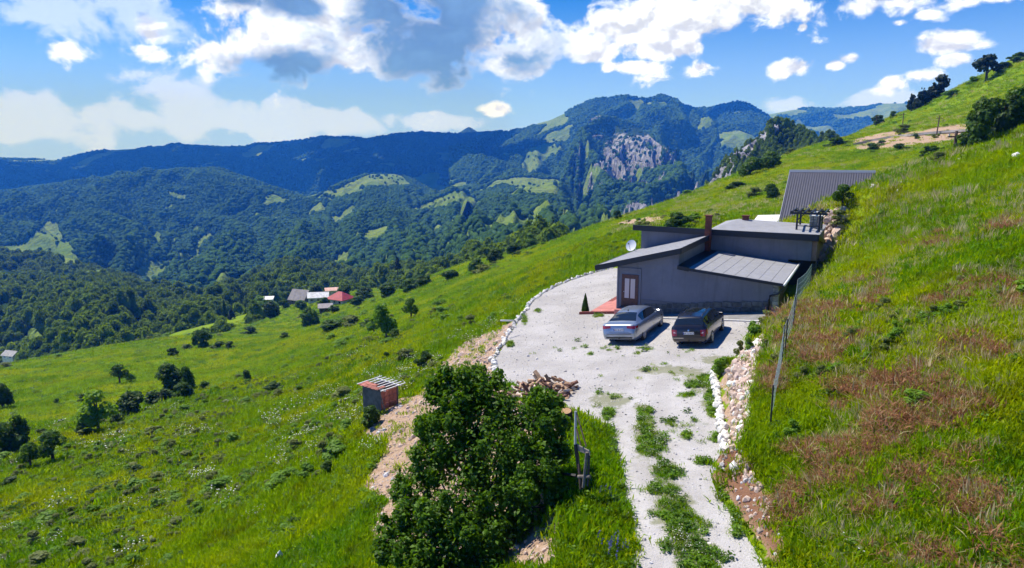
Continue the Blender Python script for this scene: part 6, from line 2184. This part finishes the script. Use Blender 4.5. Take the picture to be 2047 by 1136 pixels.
    L = [('shrub', 'dark', 1357, 458, 40, 62, 'round dark bush behind the left end of the grey house'), ('shrub', 'shrub', 1234, 440, 20, 22, 'small dark bush at the hillside edge left of the bare soil'),
         ('tree', 'open', 1684, 416, 46, 46, 'small tree with a bare trunk in front of the steep metal roof'), ('shrub', 'shrub_olive', 1676, 446, 26, 52, 'olive shrub on top of the rock pile'),
         ('shrub', 'dark', 1540, 400, 34, 40, 'round dark bush left of the steep metal roof'), ('shrub', 'shrub_olive', 1508, 394, 24, 36, 'greyish bush beside the round dark bush'),
         ('shrub', 'shrub', 1474, 378, 16, 52, 'low dark hedge on the slope left of the steep roof'), ('tree', 'conifer', 1632, 284, 36, 28, 'lone dark conifer on the crest at the left end of the road'),
         ('shrub', 'shrub', 1625, 292, 22, 50, 'bush at the foot of the lone crest conifer'), ('shrub', 'shrub', 1672, 292, 18, 60, 'dark bush on the crest left of the road cutting'),
         ('tree', 'round', 1500, 352, 44, 56, 'bright leafy tree at the foot of the rocky hill'), ('tree', 'round', 1540, 338, 36, 50, 'leafy tree right of the bright tree under the rocky hill'),
         ('tree', 'dark', 1962, 290, 96, 76, 'big dark tree at the right end of the road cutting'), ('tree', 'dark', 2000, 270, 92, 80, 'middle big dark tree at the right edge of the hillside'),
         ('tree', 'round', 2036, 255, 92, 72, 'big tree cut by the right edge of the picture'), ('shrub', 'dark', 1928, 300, 36, 44, 'dark bush under the left side of the big dark trees'),
         ('shrub', 'shrub', 1758, 247, 18, 38, 'bush cluster on the crest below the pines'), ('shrub', 'shrub', 1784, 236, 14, 20, 'small round bush on the crest right of the bush cluster'),
         ('shrub', 'shrub', 1860, 312, 22, 44, 'dark bush on the bank below the road cutting'), ('shrub', 'shrub_olive', 1875, 330, 26, 44, 'greyish shrub below the bank bushes'),
         ('shrub', 'shrub', 1800, 300, 14, 40, 'dark bush at the lower edge of the road cutting'), ('shrub', 'shrub', 1740, 302, 16, 44, 'dark bush at the left end of the road cutting'),
         ('shrub', 'shrub', 1762, 290, 10, 20, 'tiny bush on the bare face of the cutting'), ('shrub', 'shrub', 1830, 278, 12, 16, 'tiny dark bush beside the road in the cutting'),
         ('tree', 'conifer', 1822, 222, 42, 31, 'lowest pine of the dark row on the skyline'), ('tree', 'conifer', 1842, 214, 44, 40, 'second pine from the lower end of the skyline row'), ('tree', 'conifer', 1862, 202, 44, 42, 'third pine from the lower end of the skyline row'),
         ('tree', 'pine', 1880, 192, 42, 42, 'middle pine of the dark skyline row'), ('tree', 'conifer', 1897, 182, 42, 36, 'pine just above the middle of the skyline row'), ('tree', 'conifer', 1918, 172, 48, 42, 'upper dense pine of the skyline row'),
         ('tree', 'conifer', 1832, 219, 30, 26, 'small pine squeezed between the two lowest skyline pines'), ('tree', 'conifer', 1870, 198, 30, 30, 'dense pine in the middle gap of the skyline row'), ('tree', 'conifer', 1907, 178, 32, 30, 'dark pine behind the upper dense pine of the row'), ('tree', 'conifer', 1852, 208, 30, 30, 'dark pine behind the third skyline pine'),
         ('tree', 'pine', 1972, 160, 50, 60, 'isolated flat topped pine high on the skyline'), ('shrub', 'shrub_light', 1945, 168, 16, 34, 'pale bush between the skyline pines'), ('shrub', 'shrub', 2005, 142, 18, 40, 'bush on the skyline above the isolated pine'),
         ('shrub', 'shrub', 2035, 124, 20, 46, 'bush on the skyline at the right edge'), ('shrub', 'shrub_light', 1905, 192, 12, 44, 'pale bush in front of the skyline pines')]
    for n, k, u, v, h, w, lab in L:
        plant(n, k, u, v, h, w, lab, 'tree' if n == 'tree' else 'shrub', G, sink=.06)
    # yard plants
    y = lambda x, yy: np.array([x, yy, yard_z(x, yy)])
    p = y(4.02, 41.3)
    q = W(-2.35, .75, 0); pz = np.array([q[0], q[1], yard_z(q[0], q[1]) + .05])
    plant('thuja', 'thuja', 0, 0, 40, 18, 'small dark clipped thuja at the corner of the red terrace', 'shrub', pt=(pz, 41.2))
    q = W(-.55, 6.9, 0); pz = np.array([q[0], q[1], yard_z(q[0], q[1]) + .02])
    plant('thuja', 'thuja', 0, 0, 28, 14, 'dark thuja half hidden behind the left corner of the house', 'shrub', pt=(pz, 45))
    for (u, v, h, w, k, lab) in [(1530, 655, 40, 46, 'shrub_olive', 'yellowish garden shrub at the right corner of the grey house'), (1508, 684, 44, 44, 'shrub_light', 'leafy garden plant at the top of the stone bank'),
                                 (1496, 700, 26, 26, 'shrub_light', 'bushy plant at the edge of the stones near the estate car'), (1443, 750, 38, 46, 'shrub_light', 'bright green bush at the end of the white kerb'),
                                 (1478, 712, 30, 28, 'shrub_olive', 'greyish plant half way up the stone bank')]:
        plant('garden_shrub', k, u, v, h, w, lab, 'shrub', 'garden shrubs beside the yard')
    for (u, v, h, w, k, lab) in [(1583, 872, 34, 36, 'shrub_light', 'bright leafy plant at the foot of the nearest fence post'), (1830, 812, 34, 80, 'shrub_light', 'bright green tussock in the middle of the brown brush'),
                                 (1640, 545, 26, 26, 'shrub_olive', 'shrub at the end of the retaining stones beside the house')]:
        plant('shrub', k, u, v, h, w, lab, 'shrub', 'plants on the right hand slope')


vegetation()


def big_bush():
    rng = np.random.default_rng(31)
    B = [(790, 1095, 18.4, 46), (830, 1120, 18, 56), (775, 1060, 18.9, 26), (1110, 1010, 18.9, 36), (900, 800, 20.6, 66), (960, 792, 20.6, 74), (1005, 835, 20.2, 66), (1068, 842, 20, 66), (1100, 872, 19.6, 50), (900, 880, 20, 78), (980, 905, 19.6, 88), (1062, 930, 19.3, 80),
         (866, 930, 19.7, 62), (930, 990, 19, 86), (1022, 1010, 18.8, 84), (1092, 965, 19, 52), (845, 1020, 18.9, 62), (905, 1080, 18.4, 84), (985, 1095, 18.2, 76), (812, 965, 19.6, 38), (858, 850, 20.6, 36),
         (800, 1050, 18.9, 34), (1082, 805, 20.4, 44), (880, 765, 21, 34), (935, 755, 21, 36), (990, 760, 21, 26), (825, 1000, 19.2, 36), (860, 1110, 18, 60), (1050, 1060, 18.6, 50), (1120, 905, 19.6, 28)]
    base = P(985, 1120, 18.9)
    g = float(H(np.array([base[0]]), np.array([base[1] + .8]))[0])
    root = empty('bush', (base[0], base[1] + .8, g))
    inv = Matrix.Translation(root.location).inverted()
    bl = []
    for (u, v, t, r) in B:
        p = P(u, v, t); rr = r * t / FPX * .92
        bl.append((p[0], p[1], p[2], rr, rr * .95))
    # foliage hangs on shoots: sub-clumps along each lobe
    sub = []
    for b in bl:
        for _ in range(11):
            d = rng.normal(size=3); d /= np.linalg.norm(d)
            q = np.array(b[:3]) + d * b[3] * rng.uniform(.55, 1.02)
            s = b[3] * rng.uniform(.16, .34)
            sub.append((*q, s, s * 1.25))
    p1, d1 = blob_points(sub, 40000, rng, .35)
    p2, d2 = blob_points(bl, 18000, rng, .25)
    p = np.concatenate([p1, p2]); d = np.concatenate([d1, d2])
    gz = H(p[:, 0], p[:, 1]); ok = p[:, 2] > gz + .05
    p, d = p[ok], d[ok]
    n = len(p)
    nrm = d * .5 + rng.normal(size=(n, 3)) * .6 + np.array([0, 0, .55])
    v, f = quads(p, nrm, .066 * (0.6 + .9 * rng.random(n)), rng, aspect=1.9, curl=.45)
    o = mesh_obj('foliage', v, f, M['leaf_bush'], root); o.matrix_parent_inverse = inv
    set_tint(o, n, rng)
    for k, b in enumerate(bl):
        a = np.array(root.location) + rng.normal(size=3) * np.array([.25, .2, 0])
        m = (a + np.array(b[:3])) / 2 + rng.normal(size=3) * .2
        o = MB().tube([a - (0, 0, .2), m, np.array(b[:3])], [.05, .035, .012], 6).build('stem', M['bark'], root, True); o.matrix_parent_inverse = inv
    tag(root, 'large dense dark green leafy bush in the foreground left of the track', 'bush')


big_bush()


# ------------------------------------------------------------------ grass and low plants
def blades(rng, n, h, spread, width, lean=.5, up=1.0):
    base = np.stack([rng.normal(size=n) * spread, rng.normal(size=n) * spread, np.zeros(n)], 1)
    a = rng.uniform(0, 6.283, n)
    L = h * (0.5 + .7 * rng.random(n))
    dirx = np.stack([np.cos(a), np.sin(a), np.zeros(n)], 1)
    ln = lean * rng.random(n)
    tip = base + dirx * (L * ln)[:, None] + np.array([0, 0, 1.0]) * (L * up * np.sqrt(np.clip(1 - ln ** 2 * .8, .1, 1)))[:, None]
    mid = base * .45 + tip * .55 + np.array([0, 0, 1.0]) * (L * .10)[:, None] - dirx * (L * ln * .12)[:, None]
    side = np.stack([-np.sin(a), np.cos(a), np.zeros(n)], 1) * (width * (.6 + .8 * rng.random(n)))[:, None]
    v = np.stack([base, mid - side, tip, mid + side], 1).reshape(-1, 3)
    return v, np.arange(n * 4).reshape(n, 4)


def proto(name, parts, seed):
    """parts: list of (verts, faces, material)"""
    rng = np.random.default_rng(seed)
    v, f = join([(a, b) for a, b, _ in parts])
    o = mesh_obj(name, v, f, [m_ for _, _, m_ in parts], link=False)
    mi = np.concatenate([np.full(len(b), i) for i, (_, b, _) in enumerate(parts)]).astype(np.int32)
    o.data.polygons.foreach_set('material_index', mi)
    set_tint(o, len(v) // 4 + 1, rng)
    return o


def grass():
    rng = np.random.default_rng(55)
    G = []
    for s in range(3):
        r = np.random.default_rng(200 + s)
        G.append(proto('grass_tuft', [(*blades(r, 34, .21, .12, .013, .85), M['grass'])], s))
    for s in range(2):
        r = np.random.default_rng(210 + s)
        G.append(proto('deep_tuft', [(*blades(r, 34, .24, .11, .014, .85), M['grass_deep'])], s))
    for s in range(2):                                            # 5, 6 leafy weeds
        r = np.random.default_rng(220 + s); n = 60
        p = r.normal(size=(n, 3)) * np.array([.12, .12, .0]) + np.stack([0 * np.arange(n), 0 * np.arange(n), .08 + .26 * r.random(n)], 1)
        G.append(proto('weed', [(*quads(p, r.normal(size=(n, 3)) * .6 + np.array([0, 0, 1.0]), .075 * (.6 + .8 * r.random(n)), r), M['leaf_light' if s else 'leaf_mid'])], s))
    r = np.random.default_rng(230); n = 16                         # 7 white flowers
    p = r.normal(size=(n, 3)) * np.array([.16, .16, .05]) + np.array([0, 0, .42])
    nl = 40; pl_ = r.normal(size=(nl, 3)) * np.array([.14, .14, .0]) + np.stack([0 * np.arange(nl), 0 * np.arange(nl), .05 + .3 * r.random(nl)], 1)
    G.append(proto('flowers', [(*quads(p, r.normal(size=(n, 3)) * .3 + np.array([0, -.2, 1.0]), np.full(n, .035), r, 1.1), M['petal']), (*blades(r, 14, .42, .1, .006, .5), M['grass_deep']),
                               (*quads(pl_, r.normal(size=(nl, 3)) * .6 + np.array([0, 0, 1.0]), .07 * (.6 + .8 * r.random(nl)), r), M['leaf_olive'])], 1))
    for s in range(2):                                            # 8, 9 dead brush
        r = np.random.default_rng(240 + s)
        G.append(proto('dead_brush', [(*blades(r, 90, .32, .17, .006, 1.25, .8), M['dead']), (*blades(r, 8, .4, .15, .005, 1.3, .7), M['straw'])], s))
    r = np.random.default_rng(250)                                # 10 straw
    G.append(proto('straw_tuft', [(*blades(r, 26, .34, .12, .008, 1.0), M['straw']), (*blades(r, 12, .26, .1, .01, .7), M['grass'])], 1))
    r = np.random.default_rng(260)                                # 11 blue spikes
    n = 60; st = r.normal(size=(6, 2)) * .16; k = r.integers(0, 6, n)
    p = np.stack([st[k, 0] + r.normal(size=n) * .012, st[k, 1] + r.normal(size=n) * .012, .35 + .35 * r.random(n)], 1)
    G.append(proto('blue_spikes', [(*quads(p, r.normal(size=(n, 3)), np.full(n, .04), r, 1.2), M['petal_blue']), (*blades(r, 40, .5, .16, .014, .5), M['leaf_mid'])], 1))

    N = 240000
    th = rng.uniform(-math.radians(47), math.radians(47), N)
    q = rng.random(N)
    a = 13.0; r0, r1 = 8.0, 300.0
    k0, k1 = math.log(1 + (r0 / a) ** 2), math.log(1 + (r1 / a) ** 2)
    R_ = a * np.sqrt(np.exp(k0 + (k1 - k0) * q) - 1)
    x, y = R_ * np.sin(th), R_ * np.cos(th)
    z = H(x, y)
    soil, loam, brush = cover(x, y, z)
    u, v = project(x, y, z)
    keep = ~in_poly(x, y, DRIVE)
    lp = (x - HO[0]) * HA[0] + (y - HO[1]) * HA[1]; lq = (x - HO[0]) * HB[0] + (y - HO[1]) * HB[1]
    keep &= ~((lp > -1.5) & (lp < 10.8) & (lq > -2.2) & (lq < 16)) & ~((lp > 6.6) & (lp < 13.5) & (lq > 20) & (lq < 32) & (z < 3.8 + np.minimum(lq - 20, 32 - lq) * .71)) & ~((lp > 4.7) & (lp < 6.8) & (lq > 19) & (lq < 23))
    keep &= ~((soil > .5) & (rng.random(N) > np.where(R_ > 70, .1, .03)))
    keep &= z > -70
    keep &= seg_dist(x, y, KERB_L, False) > .55
    keep &= seg_dist(x, y, TRACK_R[6:16], False) > .35
    x, y, z, R_, soil, brush, u, v = (w_[keep] for w_ in (x, y, z, R_, soil, brush, u, v))
    n = len(x)
    fine = fbm(x, y, .9, 3, 74); pat = fbm(x, y, 6.0, 4, 71); pat2 = fbm(x, y, 2.2, 3, 72); wp = fbm(x, y, 11.0, 3, 73)
    idx = rng.integers(0, 3, n)
    right = x > 5 + .1 * y
    rr = rng.random(n)
    idx = np.where((pat > .56) & (rr < .6), rng.integers(3, 5, n), idx)
    idx = np.where((pat2 > .52) & (rr > .74) & ~right, rng.integers(5, 7, n), idx)
    idx = np.where((wp > .50) & (rr > .985) & (x < 2) & (R_ < 60) & (R_ > 23), 7, idx)
    idx = np.where(right & (rr > .95), rng.integers(5, 7, n), idx)
    idx = np.where(right & (wp > .52) & (rr < .12), 10, idx)
    idx = np.where((brush + (pat2 - .5) * 2.2 + (fine - .5) * 3.0 > .50) & (brush > .12), np.where(rr < .38, rng.integers(8, 10, n), np.where(rr < .50, 10, idx)), idx)
    idx = np.where((np.abs(u - 1240) < 40) & (np.abs(v - 1060) < 70) & (rr < .014) & (R_ < 25), 11, idx)
    s = (0.78 + R_ / 62.0) * np.exp(rng.normal(size=n) * .25)
    s = np.where(right & (R_ < 45), s * .78, s)
    s = np.where((idx == 8) | (idx == 9), s * 1.1, s)
    s = np.where((idx == 5) | (idx == 6), s * .55, s)
    s = np.minimum(s, 4.0)
    rot = np.stack([rng.normal(size=n) * .12, rng.normal(size=n) * .12, rng.random(n) * 6.283], 1)
    sc = np.stack([s, s, s * np.where(R_ > 90, .5, np.where((idx == 8) | (idx == 9), .62, .82))], 1)
    scatter('grass', np.stack([x, y, z - .02], 1), sc, rot, G, idx)

    # weeds on the drive: the grassy crown between the wheel tracks and the ragged edges
    N = 60000
    x, y = rng.uniform(-1.2, 14, N), rng.uniform(8, 46, N)
    z = yard_z(x, y)
    ins = in_poly(x, y, DRIVE)
    x, y, z = x[ins], y[ins], z[ins]
    u, v = project(x, y, z); n = len(x)
    spots = [(1290, 862, 20, 44), (1303, 900, 30, 26), (1332, 946, 34, 18), (1325, 978, 40, 12), (1345, 1018, 42, 38), (1370, 1055, 44, 26), (1362, 1088, 48, 14), (1397, 1125, 54, 34), (1425, 800, 12, 45), (1418, 758, 24, 7),
             (1430, 880, 18, 9), (1402, 925, 16, 8), (1372, 872, 10, 7), (1450, 940, 20, 14), (1395, 770, 30, 8), (1370, 790, 20, 5), (1290, 818, 18, 5), (1215, 830, 12, 18),
             (1222, 900, 10, 40), (1240, 1010, 12, 40), (1255, 1090, 12, 40), (1450, 730, 16, 8), (1075, 612, 8, 14), (1095, 592, 12, 8), (1130, 568, 14, 3), (1048, 640, 5, 10), (1020, 690, 6, 6), (1470, 1040, 10, 40), (1445, 990, 10, 20),
             (1195, 632, 10, 3), (1090, 600, 6, 6)]
    wgt = np.zeros(n)
    for (a_, b_, c_, d_) in spots:
        wgt = np.maximum(wgt, np.exp(-np.maximum(0, np.hypot((u - a_) / c_, (v - b_) / d_) - .35) ** 2 * 2.2))
    for (a_, b_, c_, d_) in [(1330, 745, 110, 22), (1210, 800, 50, 22), (1395, 775, 50, 16), (1330, 860, 100, 40), (1100, 590, 40, 20), (1400, 900, 60, 60), (1250, 700, 200, 20)]:
        wgt = np.maximum(wgt, .33 * np.exp(-((u - a_) / c_) ** 2 - ((v - b_) / d_) ** 2))
    ns = fbm(x, y, .35, 3, 81)
    dens = np.clip((wgt + (ns - .5) * 1.1 - .45) * 3, 0, 1)
    keep = rng.random(n) < dens
    x, y, z = x[keep], y[keep], z[keep]; n = len(x)
    idx = rng.choice([0, 1, 3, 4, 5, 6, 7], n, p=[.12, .12, .25, .25, .12, .1, .04])
    s = rng.uniform(.32, .75, n)
    scatter('drive_weeds', np.stack([x, y, z], 1), np.stack([s, s, s * .75], 1), np.stack([rng.normal(size=n) * .1, rng.normal(size=n) * .1, rng.random(n) * 6.28], 1), G, idx)

    # knee-high scrub scattered over the slopes
    SH = [KIT['shrub'][0][0], KIT['shrub_light'][0][0], KIT['shrub_olive'][0][0], KIT['shrub_olive'][1][0], KIT['shrub_light'][1][0]]
    N = 46000
    th = rng.uniform(-math.radians(46), math.radians(46), N); R_ = 22 + 250 * rng.random(N) ** .75
    x, y = R_ * np.sin(th), R_ * np.cos(th); z = H(x, y)
    cl = fbm(x, y, 16, 4, 91)
    left = x < 8 + .22 * y
    pr = np.where(left, np.clip((cl - np.where(R_ < 95, .40, .50)) * 7, 0, 1) * np.where(R_ < 95, 2.6, 1), np.clip((cl - .60) * 5, 0, .6)) * np.clip(60 / R_, .15, 1) * .17
    u, v = project(x, y, z)
    knoll = in_poly(u, v, [(0, 740), (250, 690), (420, 678), (640, 668), (560, 740), (300, 800), (0, 900)])
    pr = np.where(knoll, pr * .06, pr)
    soil, _, _ = cover(x, y, z)
    lp = (x - HO[0]) * HA[0] + (y - HO[1]) * HA[1]; lq = (x - HO[0]) * HB[0] + (y - HO[1]) * HB[1]
    keep = (rng.random(N) < pr) & ~in_poly(x, y, PLATEAU) & ~((lp > -2) & (lp < 14) & (lq > -3) & (lq < 34)) & (z > -60) & ((soil < .5) | (R_ > 90)) & ~((x > 5) & (R_ < 75))
    x, y, z, R_ = x[keep], y[keep], z[keep], R_[keep]; n = len(x)
    s = np.exp(rng.normal(size=n) * .4) * np.where(R_ < 95, .26 + R_ / 260, .38 + R_ / 220)
    scatter('undergrowth', np.stack([x, y, z - .05], 1), np.stack([s * 1.5, s * 1.5, s * .62], 1), np.stack([rng.normal(size=n) * .1, rng.normal(size=n) * .1, rng.random(n) * 6.28], 1), SH, rng.choice(5, n, p=[.04, .32, .20, .12, .32]))

    # rank weeds in drifts on the near slopes
    N = 64000
    th = rng.uniform(-math.radians(46), math.radians(46), N); R_ = 11 + 75 * rng.random(N) ** .8
    x, y = R_ * np.sin(th), R_ * np.cos(th); z = H(x, y)
    soil, _, brush = cover(x, y, z)
    cl = fbm(x, y, 5.5, 4, 95); c2 = fbm(x, y, 19, 3, 96)
    right = x > 5
    pr = np.clip((cl * .6 + c2 * .4 - np.where(right, .53, .462)) * 9, 0, 1) * np.where(right, .22, .62)
    lp = (x - HO[0]) * HA[0] + (y - HO[1]) * HA[1]; lq = (x - HO[0]) * HB[0] + (y - HO[1]) * HB[1]
    keep = (rng.random(N) < pr) & (seg_dist(x, y, PLATEAU) > .8) & ~in_poly(x, y, PLATEAU) & ~((lp > -2) & (lp < 14) & (lq > -3) & (lq < 34)) & (soil < .5) & ((R_ > 22) | right)
    x, y, z, R_ = x[keep], y[keep], z[keep], R_[keep]; n = len(x)
    WD = [KIT['shrub_olive'][0][0], KIT['shrub_light'][0][0], KIT['shrub_olive'][1][0], KIT['shrub_light'][1][0], G[7]]
    wi = rng.choice(5, n, p=[.31, .27, .25, .145, .025])
    s = np.exp(rng.normal(size=n) * .38) * np.where(wi == 4, 1.0, .31)
    scatter('meadow_weeds', np.stack([x, y, z - .03], 1), np.stack([s * 1.25, s * 1.25, s * .85], 1), np.stack([rng.normal(size=n) * .15, rng.normal(size=n) * .15, rng.random(n) * 6.28], 1), WD, wi)

    # loose pebbles on drive and dirt bank
    peb = []
    for i in range(4):
        o = bpy.data.objects.new('pebble', rock_mesh(300 + i, M['gravel'], 1)); peb.append(o)
    N = 26000
    x, y = rng.uniform(-9, 14, N), 10 + 52 * rng.random(N) ** 1.3
    ins = in_poly(x, y, DRIVE); z = np.where(ins, yard_z(x, y), H(x, y))
    so, _, _ = cover(x, y, z)
    keep = (ins & (rng.random(N) < .62)) | (so > .5)
    x, y, z, so = x[keep], y[keep], z[keep], so[keep]; n = len(x)
    s = np.exp(rng.normal(size=n) * .5) * np.where(so > .5, .045, .020)
    for i in range(3): peb.append(bpy.data.objects.new('bank_stone', rock_mesh(320 + i, M['stone_pink'], 1)))
    idx = np.where(so > .5, np.where(rng.random(n) < .75, rng.integers(4, 7, n), rng.integers(0, 4, n)), rng.integers(0, 4, n))
    scatter('gravel', np.stack([x, y, z], 1), np.stack([s, s, s * .7], 1), rng.random((n, 3)) * 6.28, peb, idx)


grass()
